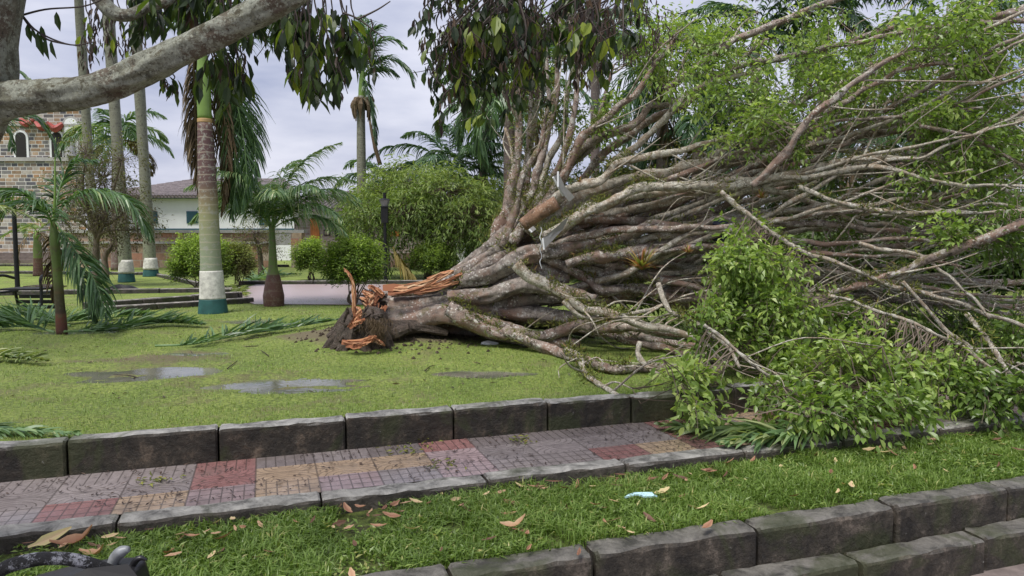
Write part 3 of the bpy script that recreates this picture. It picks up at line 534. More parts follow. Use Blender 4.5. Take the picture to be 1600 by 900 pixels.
# garden wall in three pieces of one run, with the gateway
YW = 30.5; t = thing('stone_wall', 'long low wall of reddish stone blocks with a ledge and a gateway, in front of the white house', 'wall', (D(260, 400, YW)[0], YW, .2))
xr = D(424, 400, YW)[0]; xl = D(100, 400, YW)[0]; zt = D(0, 364, YW)[2]; zl = D(0, 381, YW)[2]; xe = D(660, 400, YW)[0]; xg = D(455, 400, YW)[0]
mb = MB(); box(mb, (xl, YW, .1), (xr, YW+.5, zl)); box(mb, (xl, YW+.12, zl), (xr, YW+.5, zt)); box(mb, (xg, YW, .1), (xg+.45, YW+.5, zt)); box(mb, (xg+.45, YW+.1, .1), (xe, YW+.5, D(0, 395, YW)[2])); mb.build('wall', M['wallstone'], t)
mb = MB(); box(mb, (xl-.05, YW-.1, zl+.003), (xr, YW+.117, zl+.1)); box(mb, (xl-.05, YW, zt+.003), (xg+.55, YW+.6, zt+.13)); mb.build('coping', M['greycon'], t)
mb = MB(); box(mb, (xr+.003, YW+.02, D(0, 383, YW)[2]), (xg-.003, YW+.48, zt)); mb.build('lintel', M['greycon'], t)
# white house
YH = 40.; t = thing('white_house', 'white rendered house with dark teal window and purplish tiled hipped roof', 'house', (D(340, 360, YH)[0], YH, .2))
p0 = D(150, 308, YH); p1 = D(466, 308, YH); mb = MB(); box(mb, (p0[0], YH, .1), (p1[0], YH+8, p0[2])); mb.build('wall', M['white'], t)
mb = MB(); box(mb, (p0[0]-.02, YH-.03, D(0, 364, YH)[2]), (p1[0]+.02, YH-.003, D(0, 357, YH)[2])); box(mb, (p0[0]-.4, YH-.45, p0[2]-.1), (p1[0]+.3, YH-.36, p0[2]+.02)); mb.build('trim', M['teal'], t)
for x0, x1, y0, y1 in ((291, 309, 330, 349), (228, 246, 330, 349), (404, 422, 320, 352)):
    o = bx(t, 'window', M['teal'], x0, x1, y0, y1, YH-.05, .045); mb = MB(); c0, c1 = rectY(x0+1.5, x1-1.5, y0+1.5, y1-1.5, YH-.07, .017)
    for i in range(8): z = c0[2]+(c1[2]-c0[2])*i/8; box(mb, (c0[0], c0[1]-.01, z), (c1[0], c1[1], z+(c1[2]-c0[2])/11))
    mb.build('shutter', M['teal'], o)
rz = p0[2]+.02; mb = MB(); zr = D(0, 285, YH+3)[2]
roof(mb, (p0[0]-.4, YH-.5, rz), (p1[0]+.3, YH-.5, rz), (p0[0]+3.4+.6, YH+4, zr+.25), (p1[0]-2, YH+4, zr+.25), 62, .1)
roof(mb, (p0[0]-.4, YH+8.4, rz), (p0[0]-.4, YH-.5, rz), (p0[0]+4, YH+4.2, zr+.25), (p0[0]+4, YH+3.9, zr+.25), 40, .1); mb.build('roof', M['rooftile'], t)
# stone house
YS = 32.; t = thing('stone_house', 'stone house with orange door, dark doorway, outside stair and tiled roof', 'house', (D(540, 380, YS)[0], YS, .2))
q0 = D(459, 328, YS); q1 = D(668, 328, YS); zb = D(0, 341, YS)[2]
mb = MB(); box(mb, (q0[0], YS, .1), (q1[0], YS+7, zb)); mb.build('wall', M['housestone'], t)
mb = MB(); box(mb, (q0[0]-.02, YS-.02, zb+.003), (q1[0]+.02, YS+7, q0[2])); mb.build('upper_wall', M['white'], t)
mb = MB(); roof(mb, (q0[0]-.3, YS-.6, q0[2]), (q1[0]+.3, YS-.6, q0[2]), (q0[0]+.1, YS+3.4, D(0, 299, YS+3)[2]), (q1[0]-.3, YS+3.4, D(0, 299, YS+3)[2]), 34, .09); mb.build('roof', M['rooftile'], t)
o = bx(t, 'door', M['orange'], 484.5, 499, 341, 374, YS-.04, .038); mb = MB(); c0, c1 = rectY(484.5, 499, 341, 374, YS-.06, .018)
for i in range(4): x = c0[0]+(c1[0]-c0[0])*(i+.08)/4; box(mb, (x, c0[1], c0[2]+.03), (x+(c1[0]-c0[0])*.21, c1[1], c1[2]-.03))
mb.build('plank', M['orange'], o)
bx(t, 'doorway', M['dark'], 523, 548, 341, 374, YS-.03, .028); bx(t, 'post', M['orange'], 545, 548, 341, 374, YS-.08, .045); bx(t, 'window', M['orange'], 600, 624, 360, 369, YS-.03, .028)
o = bx(t, 'wall_plaque', M['dark'], 505.5, 516, 359, 368, YS-.03, .026); bx(o, 'face', M['housestone'], 507, 514.5, 360.5, 366.5, YS-.045, .014)
mb = MB(); s0 = D(459, 368, YS-1); s1 = D(522, 397, YS-1)
for i in range(9):
    f = i/9; box(mb, (s0[0]+(s1[0]-s0[0])*f, YS-1, .1), (s0[0]+(s1[0]-s0[0])*(i+1)/9-.003, YS-.003, s0[2]+(s1[2]-s0[2])*f-.25))
mb.build('stair', M['wallstone'], t); mb = MB(); prism(mb, [(s0[0], YS-1.15, .1), (s1[0], YS-1.15, .1), s1-[0, .15, 0], s0-[0, .15, 0]], .14, (0, 1, 0)); mb.build('stair_wall', M['housestone'], t)
mb = MB(); prism(mb, [s0+[-.05, -.2, 0], s1+[.05, -.2, 0], s1+[.05, -.2, .1], s0+[-.05, -.2, .1]], .26, (0, 1, 0)); mb.build('stair_coping', M['greycon'], t)
# low white building right of the green tree
YB = 38.; t = thing('white_building', 'small white building with dark teal base, seen behind the fallen trunk', 'building', (D(770, 390, YB)[0], YB, .2))
u0 = D(690, 362, YB); u1 = D(905, 362, YB); mb = MB(); box(mb, (u0[0], YB, .1), (u1[0], YB+6, u0[2])); mb.build('wall', M['white'], t)
for x in (728, 738, 790, 842): bx(t, 'door', M['teal'], x, x+8, 382, 414, YB-.04, .037)
mb = MB(); roof(mb, (u0[0]-.3, YB-.6, u0[2]), (u1[0]+.3, YB-.6, u0[2]), (u0[0], YB+3, u0[2]+1.1), (u1[0], YB+3, u0[2]+1.1), 30, .1); mb.build('roof', M['rooftile'], t)
# brick planter beside the wall
mb = MB(); box(mb, (D(262, 418, 29)[0], 29, .15), (D(300, 418, 29)[0], 29.9, D(0, 401, 29)[2])); o = mb.build('planter', M['wallstone']); tag(o, 'red brick planter box against the stone wall', 'planter')
mb = MB(); C = rng.uniform([D(262, 0, 29)[0], 29.1, .8], [D(300, 0, 29)[0], 29.8, 1.1], (60, 3)); sprays(mb, None, C, rng.normal(size=(60, 3))*.5+[0, 0, 1], 10, .3, .08, .6); o = mb.build('flowering_plant', leafmat('red_green_leaf', [(0, (.05, .09, .02)), (.5, (.12, .14, .04)), (.7, (.35, .05, .06)), (1, (.45, .08, .1))])); tag(o, 'low red and green bedding plant in the brick planter', 'plant')
# ------------------------------------------------------------ lamps, posts, bench
def lamp(px, py, top, label, headless=False):
    g = G(px, py); Y = g[1]; zt = D(px, top, Y)[2]; t = thing('street_lamp', label, 'street lamp', g, 'black lamp posts on the lawns'); r = .045
    mb = MB(); tube(mb, [g, [g[0], Y, zt]], [r*1.15, r], 10, 0, smooth_path=False); tube(mb, [g, g+[0, 0, .1]], [r*2, r*1.7], 10, 0, smooth_path=False); mb.build('post', M['iron'], t)
    if headless: return
    z2 = D(px, 348, Y)[2]; z3 = D(px, 324, Y)[2]; mb = MB(); box(mb, (g[0]-.095, Y-.08, z2), (g[0]+.095, Y+.08, z3)); box(mb, (g[0]-.11, Y-.1, z3), (g[0]+.11, Y+.1, z3+.03)); mb.build('control_box', M['iron'], t)
    mb = MB(); z4 = D(px, 313, Y)[2]
    tube(mb, [(g[0], Y, z3+.03), (g[0], Y, z4)], [.09, .15], 8, 0, smooth_path=False); mb.build('lantern_glass', plain('smoked_glass', (.2, .2, .2), .15), t)
    mb = MB(); tube(mb, [(g[0], Y, z4), (g[0], Y, z4+.05)], [.17, .1], 8, 0, smooth_path=False); mb.build('lantern_cap', M['iron'], t)
lamp(602.5, 441, 301, 'black lamp post with lantern and control box between the shrubs')
lamp(28, 460, 322, 'plain black lamp post at far left behind the bench', True)
g = G(643, 421); mb = MB(); tube(mb, [g, [g[0], g[1], D(643, 398, g[1])[2]]], [.05, .05], 8, 0, smooth_path=False); o = mb.build('bollard', M['iron']); tag(o, 'thin short black post on the far lawn right of the lamp', 'post')
g = G(45, 491); t = thing('park_bench', 'black iron park bench at far left partly buried in palm fronds', 'bench', g); Yb = g[1]; x0 = D(12, 460, Yb)[0]; x1 = D(80, 460, Yb)[0]; zs = .2+.42
mb = MB()
for i in range(3): box(mb, (x0+.05, Yb+.2, D(0, 462, Yb)[2]+i*-.09-.06), (x1-.05, Yb+.23, D(0, 462, Yb)[2]-i*.09))
mb.build('backrest', M['iron'], t); mb = MB()
for i in range(4): box(mb, (x0+.05, Yb-.25+i*.11, zs), (x1-.05, Yb-.16+i*.11, zs+.03))
mb.build('seat', M['iron'], t)
for x in (x0, x1):
    mb = MB(); tube(mb, [(x, Yb-.28, .2), (x, Yb-.25, .6), (x, Yb-.25, .82), (x, Yb-.1, .86), (x, Yb+.18, .8)], [.025]*5, 7); tube(mb, [(x, Yb+.28, .2), (x, Yb+.18, .6), (x, Yb+.24, D(0, 456, Yb)[2])], [.025]*3, 7); tube(mb, [(x, Yb-.26, .58), (x, Yb+.2, .58)], [.02, .02], 6); mb.build('side_frame', M['iron'], t)
# iron fence glimpsed between the fallen branches
t = thing('iron_fence', 'three black iron fence bars seen through the fallen branches', 'fence', G(990, 412))
for x in (982.5, 990, 997): g = G(x, 412); mb = MB(); tube(mb, [g, [g[0], g[1], D(x, 315, g[1])[2]]], [.045, .045], 6, 0, smooth_path=False); mb.build('bar', M['iron'], t)
# ------------------------------------------------------------ shrubs and broad trees
def shrub(name, label, px, py, x0, x1, ytop, n_=260, depth=None, mt='shrub', stems=8, leaf=.05, cone=.0, group=None, val=.5, gap=.18, low=.0):
    g = G(px, py); Y = g[1]; w_ = (x1-x0)*Y/FPX/2; zt = D(px, ytop, Y)[2]; H = zt-g[2]; cx = D((x0+x1)/2, py, Y)[0]; t = thing(name, label, 'shrub' if name == 'shrub' else 'tree', g, group); z0 = g[2]+H*(gap if gap else 0)
    mb = MB(); tm = MB(); tips = []
    n3 = int(n_*1.7); ph = rng.uniform(0, 2*pi, n3); th = np.arccos(rng.uniform(-.75, 1, n3)); rad = rng.uniform(.35, 1, n3)**.5; hh = (zt-z0)/2
    lob = 1+.16*np.sin(3*ph+px)+.12*np.sin(5*ph+th*3+px*2)+.1*rng.normal(size=n3)
    lob = lob*(1+.35*np.clip(vn(ph*2.2+px, th*2.5)-.45, -.3, 1)); tz = np.cos(th); wx = np.sin(th)*(1-cone*np.clip(tz, -1, 1)*.5)
    C = np.stack([cx+np.cos(ph)*wx*w_*.84*rad*lob, Y+np.sin(ph)*wx*w_*.9*rad*lob, z0+hh+tz*hh*rad*np.clip(lob, .8, 1.12)], 1)
    o_ = C-np.array([cx, Y, z0+hh*.3]); out = unit(o_)*.7+np.array([0, 0, .9])
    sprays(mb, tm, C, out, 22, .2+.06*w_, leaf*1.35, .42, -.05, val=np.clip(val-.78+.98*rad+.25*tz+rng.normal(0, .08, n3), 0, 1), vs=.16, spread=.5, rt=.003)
    mb.build('foliage', M[mt], t)
    for i in range(stems):
        a = i/stems*6.28+rng.uniform(0, .5); q = C[rng.integers(n3)]
        tube(tm, [g+[cos(a)*.05, sin(a)*.05, 0], g*.5+np.array([cx+cos(a)*w_*.4, Y+sin(a)*w_*.4, z0+.1])*.5, q], [.022, .015, .006], 5, 0, 4)
    tm.build('stem', M['twig'], t); return t
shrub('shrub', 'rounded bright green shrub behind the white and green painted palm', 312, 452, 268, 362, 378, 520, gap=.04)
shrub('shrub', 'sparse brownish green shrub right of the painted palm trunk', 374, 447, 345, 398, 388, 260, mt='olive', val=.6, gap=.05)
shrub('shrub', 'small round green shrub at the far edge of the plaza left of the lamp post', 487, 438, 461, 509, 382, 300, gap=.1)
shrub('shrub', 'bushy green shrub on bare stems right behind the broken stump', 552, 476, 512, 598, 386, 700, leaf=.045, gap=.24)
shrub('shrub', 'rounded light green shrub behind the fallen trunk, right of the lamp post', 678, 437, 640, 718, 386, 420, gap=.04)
def clumptree(name, label, base, trunk, blobs, mt, leaf, nS, n_=22, lw=.4, droop=.6, r=.14, bark='twig', group=None, val=.5, length=.6, spread=.5, hi=False, bare=0):
    """trunk polyline then limbs out to crown blobs (cx,cy,cz,rx,ry,rz)"""
    t = thing(name, label, 'tree', base, group); tb = MB(); P = tube(tb, trunk, [r, r*.75, r*.6], 10, .12); top = P[-1]; lm = MB(); tw = MB()
    B = np.array(blobs, float); vol = (B[:, 3]*B[:, 4]*B[:, 5])**.7; cnt = np.maximum((nS*vol/vol.sum()).astype(int), 4); ends = []
    for b, c_ in zip(B, cnt):
        tube(tb, [P[int(len(P)*rng.uniform(.55, .95))], (top+b[:3])/2+rng.normal(0, .08, 3), b[:3]], [r*.5, r*.35, r*.12], 7, .1)
        q = unit(rng.normal(size=(c_, 3)))*rng.uniform(.25, 1, (c_, 1))**.5*b[3:]*(1+.25*rng.normal(size=(c_, 1))); C = b[:3]+q; s_ = b[:3]+q*.15
        twigs(tw, s_, C, r*.07, .02); dr = unit(q/b[3:])+[0, 0, .25]
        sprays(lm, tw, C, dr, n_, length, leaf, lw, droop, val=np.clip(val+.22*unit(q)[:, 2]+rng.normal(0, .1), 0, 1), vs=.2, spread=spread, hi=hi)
        for _ in range(bare): e = b[:3]+unit(rng.normal(size=3))*b[3:]*1.2; twigs(tw, [b[:3]], [e], r*.1, 0)
    tb.build('trunk', M[bark], t, True); tw.build('twigs', M['twig'], t)['kind'] = 'stuff'; lm.build('crown', M[mt], t); return t
def blobs(Y, lst, dy=1.):
    out = []
    for x, y, rx, ry in lst: c_ = D(x, y, Y+rng.uniform(-dy, dy)*.5); out.append((*c_, rx*Y/FPX, rx*Y/FPX*.9, ry*Y/FPX))
    return out
Y = 22.8; g = np.array([*D(668, 427, Y)[:2], .2])
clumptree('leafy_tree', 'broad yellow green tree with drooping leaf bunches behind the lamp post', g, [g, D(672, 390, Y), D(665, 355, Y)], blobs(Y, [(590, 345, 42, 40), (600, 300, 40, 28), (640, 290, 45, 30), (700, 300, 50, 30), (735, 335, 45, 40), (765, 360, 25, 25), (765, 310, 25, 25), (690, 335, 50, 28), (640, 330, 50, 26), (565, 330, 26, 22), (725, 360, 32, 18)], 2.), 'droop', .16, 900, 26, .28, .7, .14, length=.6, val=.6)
mb = MB(); p_ = [D(545, 340, 17.6), D(585, 362, 17.5), D(625, 368, 17.5), D(655, 376, 17.4)]; tube(mb, p_, [.05, .045, .03], 6, .1); 
Y = 19.; g = G(165, 425)
def bare_tree(label, base, spread_list, Y, mt='olive', nS=260, **kw): return clumptree('sparse_tree', label, base, kw.pop('trunk'), blobs(Y, spread_list, 1.5), mt, .07, nS, 12, .45, .2, .10, length=.35, spread=.6, bare=5, **kw)
bare_tree('small tree with thin brown and olive foliage left of the banded palm trunks', np.array([*D(150, 430, Y)[:2], .2]), [(120, 300, 30, 40), (160, 280, 35, 50), (200, 320, 35, 45), (135, 240, 25, 30), (100, 340, 30, 30), (215, 360, 26, 26), (160, 345, 40, 35), (190, 250, 24, 26)], Y, trunk=[np.array([*D(150, 430, Y)[:2], .2]), D(150, 390, Y), D(155, 350, Y)], nS=620)
Y = 21.; bb = np.array([*D(165, 424, Y)[:2], .2]); bare_tree('tiny bare crooked tree between the painted palm trunks', bb, [(155, 385, 16, 16), (178, 372, 16, 18), (168, 350, 18, 16)], Y, trunk=[bb, D(164, 405, Y), D(168, 388, Y)], nS=70)
Y = 24.; bb = np.array([*D(408, 418, Y)[:2], .2]); bare_tree('thin sapling with few olive leaves in front of the stone gateway', bb, [(400, 365, 26, 18), (420, 380, 18, 14), (385, 375, 14, 12)], Y, trunk=[bb, D(406, 395, Y), D(402, 375, Y)], nS=130)
# background trees behind the fallen crown
for i, (px, Y, cy, w_, h, lab) in enumerate([(900, 22, 330, 90, 60, 'dark green tree behind the fork of the fallen tree'), (1060, 24, 300, 100, 80, 'dark bushy tree behind the middle of the fallen crown'), (1230, 23, 310, 110, 80, 'broad dark tree behind the right part of the fallen crown'), (1420, 21, 320, 120, 90, 'wide dark tree behind the fallen crown near the right edge'), (1600, 19, 330, 120, 110, 'dark tree partly out of the frame at the right edge'), (1150, 27, 200, 90, 70, 'tall far tree rising above the middle of the fallen crown'), (1500, 26, 210, 110, 90, 'tall far tree rising above the right part of the fallen crown')]):
    b0 = np.array([*D(px, 400, Y)[:2], .2]); bl = [(px+rng.uniform(-.7, .7)*w_, cy+rng.uniform(-.6, .7)*h, w_*rng.uniform(.3, .5), h*rng.uniform(.3, .45)) for _ in range(9)]
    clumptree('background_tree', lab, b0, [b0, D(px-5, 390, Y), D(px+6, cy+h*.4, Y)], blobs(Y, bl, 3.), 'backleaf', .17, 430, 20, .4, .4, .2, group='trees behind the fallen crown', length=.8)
for px, Y, w_, h, lab in ((950, 17, 60, 40, 'low dark bush behind the fallen branches left of the iron bars'), (1120, 16, 80, 60, 'low dark bush behind the centre of the fallen branches'), (1290, 15, 90, 70, 'low dark bush behind the fallen branches right of centre'), (1460, 14, 90, 80, 'low dark bush behind the fallen branches towards the right edge'), (1620, 13, 80, 90, 'low dark bush cut by the right edge of the picture')):
    gy = 370+1469/Y; shrub('shrub', lab, px, gy, px-w_, px+w_, gy-h-30, 380, mt='backleaf', leaf=.11, gap=.05, group='bushes behind the fallen crown')
# ------------------------------------------------------------ palms
M['royal'] = ringmat('banded_palm_trunk', [(0, (.24, .27, .2)), (1.0, (.25, .29, .19)), (1.7, (.27, .27, .14)), (2.0, (.22, .17, .10)), (2.25, (.13, .075, .07)), (3.1, (.11, .055, .055)), (3.35, (.15, .09, .06))], 3.4, .125, (.42, .37, .28), .65, (.33, .33, .28))
g = G(333, 489); Y = g[1]; t = thing('royal_palm', 'royal palm with white and green painted base, purple ringed trunk and hanging dead fronds', 'palm tree', g); zz = lambda y: D(333, y, Y)[2]
X_ = lambda z: g[0]-.012*(z-.2)*1.2; rp = lambda z: float(np.interp(z, [.2, .5, 1.0, 1.8, 2.6, 3.4], [.235, .20, .172, .16, .148, .115]))
def sect(name, z0, z1, mt, par=t, off=0., k=8, lump=.01):
    zs_ = np.linspace(z0, z1, k); mb = MB(); tube(mb, [(X_(z), Y, z) for z in zs_], [rp(z)+off for z in zs_], 22, lump, 3); return mb.build(name, mt, par, True)
sect('trunk', .2, zz(187), M['royal']); sect('painted_base', .195, zz(467), M['paintgreen'], off=.012); sect('painted_band', zz(467)+.002, zz(423), M['paintwhite'], off=.009)
mb = MB(); tube(mb, [(X_(3.4), Y, zz(187)), (X_(3.5), Y, zz(150)), (X_(3.5), Y, zz(110)), (X_(3.5), Y, zz(75))], [.113, .118, .10, .07], 16, .02); mb.build('crownshaft', M['crownshaft'], t, True)
mb = MB(); tube(mb, [(X_(3.4), Y, zz(192)), (X_(3.4), Y, zz(186))], [.121, .119], 16, 0); mb.build('leaf_scar', plain('leaf_scar', (.42, .27, .12), .6), t, True)
cs = np.array([X_(3.5), Y, zz(85)])
for az, e, L, be in [(.2, .9, 2.2, 1.9), (.7, 1.1, 2.3, 1.8), (-.4, 1.0, 2.0, 1.9), (2.6, 1.1, 2.1, 1.7), (1.8, 1.1, 2.2, 1.5), (2.2, 1.3, 2.2, 1.3), (.1, 1.3, 2.5, 1.4), (.15, .55, 2.4, 1.5)]: frond(arch(cs, az, e, L, be), t, 'palm', .55, 50, 1.3, .024)
for az, off, L, mt, vv_ in [(.5, .28, 2.9, 'palm', .5), (.3, .5, 2.75, 'palm', .45), (.7, .62, 2.6, 'palm', .6), (.25, .7, 2.3, 'palm', .35), (.9, .4, 2.9, 'palm', .4), (.85, .14, 2.7, 'deadpalm', .6), (1.2, .2, 2.8, 'deadpalm', .35), (2.3, .12, 2.6, 'deadpalm', .35), (2.6, .2, 2.5, 'deadpalm', .2), (2.0, .1, 2.75, 'deadpalm', .45), (1.0, .3, 2.6, 'deadpalm', .3), (2.75, .08, 2.4, 'deadpalm', .5)]:
    d_ = np.array([cos(az), sin(az), 0]); frond([cs, cs+d_*(.16+off*.3)+[0, 0, .02], cs+d_*(.22+off*.6)+[0, .1, -.35*L], cs+d_*(.2+off*.8)+[0, .12, -.7*L], cs+d_*(.12+off*.75)+[0, .12, -.94*L]], t, mt, .6 if mt == 'palm' else .5, 75, 1.2 if mt == 'palm' else 1.9, .024, val=vv_, upv=(.15*cos(az), 1, .1) if mt == 'palm' else (cos(az), sin(az), .2), fwd=.9, start=.1)
# bottle palm
M['bottle'] = ringmat('bottle_palm_trunk', [(0, (.09, .045, .035)), (.5, (.14, .065, .05)), (.62, (.12, .06, .045)), (.64, (.14, .2, .05)), (1.3, (.11, .17, .05))], 1.6, .16, (.2, .15, .1), .4, (.16, .12, .09))
g = G(428, 478); Y = g[1]; zq = lambda y: D(428, y, Y)[2]; t = thing('bottle_palm', 'young palm with swollen brown base and green shaft beside the plaza', 'palm tree', g)
mb = MB(); P = [(g[0]+dx, Y, z) for dx, z in ((0, g[2]-.02), (0, zq(462)), (.0, zq(440)), (.0, zq(418)), (.0, zq(385)), (-.01, zq(350)))]; tube(mb, P, [.185, .195, .15, .085, .065, .05], 18, .02); mb.build('trunk', M['bottle'], t, True)
cs = np.array([g[0], Y, zq(358)])
for az, e, L, be in [(.0, 1.1, 2.0, 1.75), (.5, 1.25, 2.1, 1.6), (-.35, .9, 1.75, 1.8), (3.2, 1.2, 2.0, 1.7), (2.7, 1.35, 2.1, 1.5), (3.5, .85, 1.6, 1.7), (-1.2, 1.1, 1.7, 1.6), (1.4, 1.4, 2.0, 1.2), (4.3, 1.3, 1.9, 1.6), (3.0, 1.0, 1.7, 1.6), (.3, 1.0, 1.9, 1.6), (5.6, 1.15, 1.8, 1.6), (3.9, 1.15, 1.6, 1.6), (.2, 1.45, 2.2, 1.2), (-.1, .6, 1.6, 1.5), (1.9, 1.2, 1.9, 1.5)]: frond(arch(cs, az, e, L, be), t, 'palm', .5, 60, 1.5, .024, val=.72, rr=.014, lift=.05)
# bent palm at left
g = G(97, 522); Y = g[1]; q = lambda x, y, dy=0.: D(x, y, Y+dy); t = thing('bent_palm', 'young palm with slanting green trunk and broken hanging fronds at left', 'palm tree', g)
M['bent'] = ringmat('bent_palm_trunk', [(0, (.07, .03, .025)), (.28, (.15, .05, .03)), (.32, (.055, .035, .025)), (.62, (.09, .08, .035)), (.8, (.14, .19, .05)), (1.5, (.1, .15, .04))], 1.7, .3, (.2, .1, .05), .3, (.1, .1, .05))
mb = MB(); tube(mb, [q(97, 524), q(94, 480), q(90, 430), q(85, 375), q(83, 340)], [.072, .062, .055, .058, .03], 14, .03); mb.build('trunk', M['bent'], t, True)
mb = MB(); tube(mb, [q(84, 345), q(86, 300), q(86, 250), q(87, 215)], [.022, .016, .01, .004], 6); mb.build('spear_leaf', M['crownshaft'], t, True)
for pth, mt, LL, nl, gg, vl in [([q(84, 350), q(105, 315, .1), q(150, 300, .2), (q(200, 315, .2)), q(236, 372, .2)], 'palm', .52, 52, 1.5, .55), ([q(85, 345), q(120, 395, -.1), q(148, 440, -.2), q(168, 495, -.3)], 'palm', .5, 60, 1.6, .45), ([q(84, 350), q(110, 400, .3), q(135, 450, .3), q(150, 505, .3)], 'palm', .48, 50, 1.6, .35), ([q(84, 352), q(60, 318), q(25, 300), q(-30, 315)], 'palm', .5, 44, 1.5, .45), ([q(83, 355), q(70, 330, -.3), q(30, 318, -.5), q(-20, 350, -.6)], 'palm', .45, 40, 1.4, .5), ([q(84, 345), q(95, 290, .2), q(115, 255, .3), q(150, 250, .3)], 'palm', .4, 34, 1.2, .4), ([q(84, 350), q(80, 400, .15), q(82, 440, .1), q(84, 470, .1)], 'deadpalm', .3, 36, 2.4, .3)]: frond(pth, t, mt, LL, nl, gg, .026, val=vl, rr=.013)
# fronds reaching in from a palm outside the left edge
g = np.array([-7.6, 8.0, .2]); t = thing('royal_palm', 'palm outside the left edge reaching dark and pale fronds into view', 'palm tree', g); mb = MB(); tube(mb, [g, g+[0, 0, 1.5], g+[0, 0, 2.6]], [.16, .13, .09], 14); mb.build('trunk', M['palmgrey'], t, True); c0 = g+[0, 0, 2.6]
for pth, mt, vl in [([c0, D(-30, 190, 8), D(45, 182, 8.1), D(80, 212, 8.2), D(92, 248, 8.2)], 'palm', .3), ([c0, D(-60, 120, 8), D(-10, 102, 8.1), D(30, 112, 8.2), D(52, 128, 8.2)], 'palm', .55), ([c0, D(-120, 300, 7.5), D(-40, 318, 7.5), D(15, 326, 7.5), D(62, 345, 7.6)], 'palmpale', .7), ([c0, D(-100, 200, 8.5), D(-40, 170, 8.8), D(10, 200, 9), D(20, 235, 9)], 'palm', .4)]: frond(pth, t, mt, .42, 60, 1.3, .02, val=vl)
# tall trunks with painted feet
def tall(px, py, wpx, label, top=11.5, lean=0, paint=(405, 432), seed=1):
    g = G(px, py); Y = g[1]; r = wpx*Y/FPX/2; t = palm('royal_palm', label, g, (g[0]+lean, Y, top), r, r*.72, M['palmgrey'], 12, 3.2, (.1, 1.1), (1.4, 2.2), .7, 30, seed=seed, group='tall grey palms with painted feet', shaft=1.2, w=.045)
    f = D(px, paint[0], Y)[2]; h = D(px, paint[1], Y)[2]
    for nm, z0, z1, mt, o_ in (('painted_base', .19, h, 'paintgreen', .02), ('painted_band', h+.002, f, 'paintwhite', .015)):
        mb = MB(); tube(mb, [(g[0], Y, z0), (g[0], Y, z1)], [r*1.22+o_-(z0)*.05, r*1.12+o_-(z1)*.05], 16, .01, 6); mb.build(nm, M[mt], t, True)
tall(198, 441, 20, 'tall grey palm with white and green foot, left of the pair on the middle lawn', lean=-.35, seed=2, paint=(406, 427))
tall(236, 432, 19, 'tall grey palm with white and green foot, right of the pair on the middle lawn', lean=-.3, seed=3, paint=(403, 421))
tall(150, 428, 16, 'tall grey palm half hidden by the bent palm, white paint on its foot', lean=-.25, seed=4, paint=(405, 420))
g = G(60, 431); palm('young_palm', 'small yellowing palm with brown ringed trunk at the foot of the steps', g, D(58, 372, g[1]), .17, .1, M['bottle'], 8, 1.6, (-.3, .8), (1.2, 2.), .35, 26, seed=9, shaft=.25, lfm='droop', dead=3)
# damaged palm on the skyline
Y = 26.; b0 = np.array([*D(566, 425, Y)[:2], .2]); c_ = D(566, 122, Y); t = thing('damaged_palm', 'tall storm damaged palm on the skyline with a snapped hanging frond', 'palm tree', b0)
mb = MB(); tube(mb, [b0, D(565, 300, Y), D(564, 180, Y), D(565, 150, Y)], [.2, .17, .15, .14], 12, .02); mb.build('trunk', M['palmgrey'], t, True)
mb = MB(); tube(mb, [D(565, 158, Y), D(566, 140, Y), c_, D(567, 112, Y)], [.13, .14, .11, .08], 10); mb.build('crownshaft', M['crownshaft'], t, True)
mb = MB(); 
for i in range(26): a_ = rng.uniform(0, 6.28); tube(mb, [D(566, 155, Y)+[cos(a_)*.12, sin(a_)*.12, 0], D(566, 162+rng.uniform(-6, 6), Y)+[cos(a_)*.35, sin(a_)*.3, 0], D(566, 178+rng.uniform(-8, 14), Y)+[cos(a_)*.3, sin(a_)*.3, 0]], [.06, .09, .02], 5, .3, 3)
mb.build('old_flower_stalk', M['deadpalm'], t)
for pth, vl, LL in [([c_, D(562, 90, Y), D(558, 62, Y), D(556, 40, Y+1)], .3, 1.), ([c_, D(575, 90, Y), D(590, 68, Y), D(612, 62, Y), D(634, 74, Y)], .45, .75), ([c_, D(585, 100, Y), D(610, 92, Y), D(635, 108, Y), D(646, 134, Y)], .4, .75), ([c_, D(582, 112, Y), D(602, 108, Y), D(622, 118, Y)], .4, .6), ([c_, D(572, 80, Y), D(582, 50, Y), D(600, 40, Y)], .3, .8), ([c_, D(572, 130, Y-.3), D(580, 170, Y-.3), D(588, 225, Y-.3)], .2, .7), ([c_, D(552, 95, Y), D(540, 90, Y), D(528, 110, Y)], .35, .6), ([c_, D(570, 70, Y+.5), D(572, 45, Y+.5), D(566, 25, Y+1)], .3, .9)]: frond(pth, t, 'palm', LL, 46, 1., .05, val=vl, rr=.035)
mb = MB(); tube(mb, [D(578, 190, Y-.3), D(585, 225, Y-.3), D(594, 258, Y-.2)], [.05, .07, .08], 6, .1); mb.build('broken_stalk', M['deadpalm'], t, True)
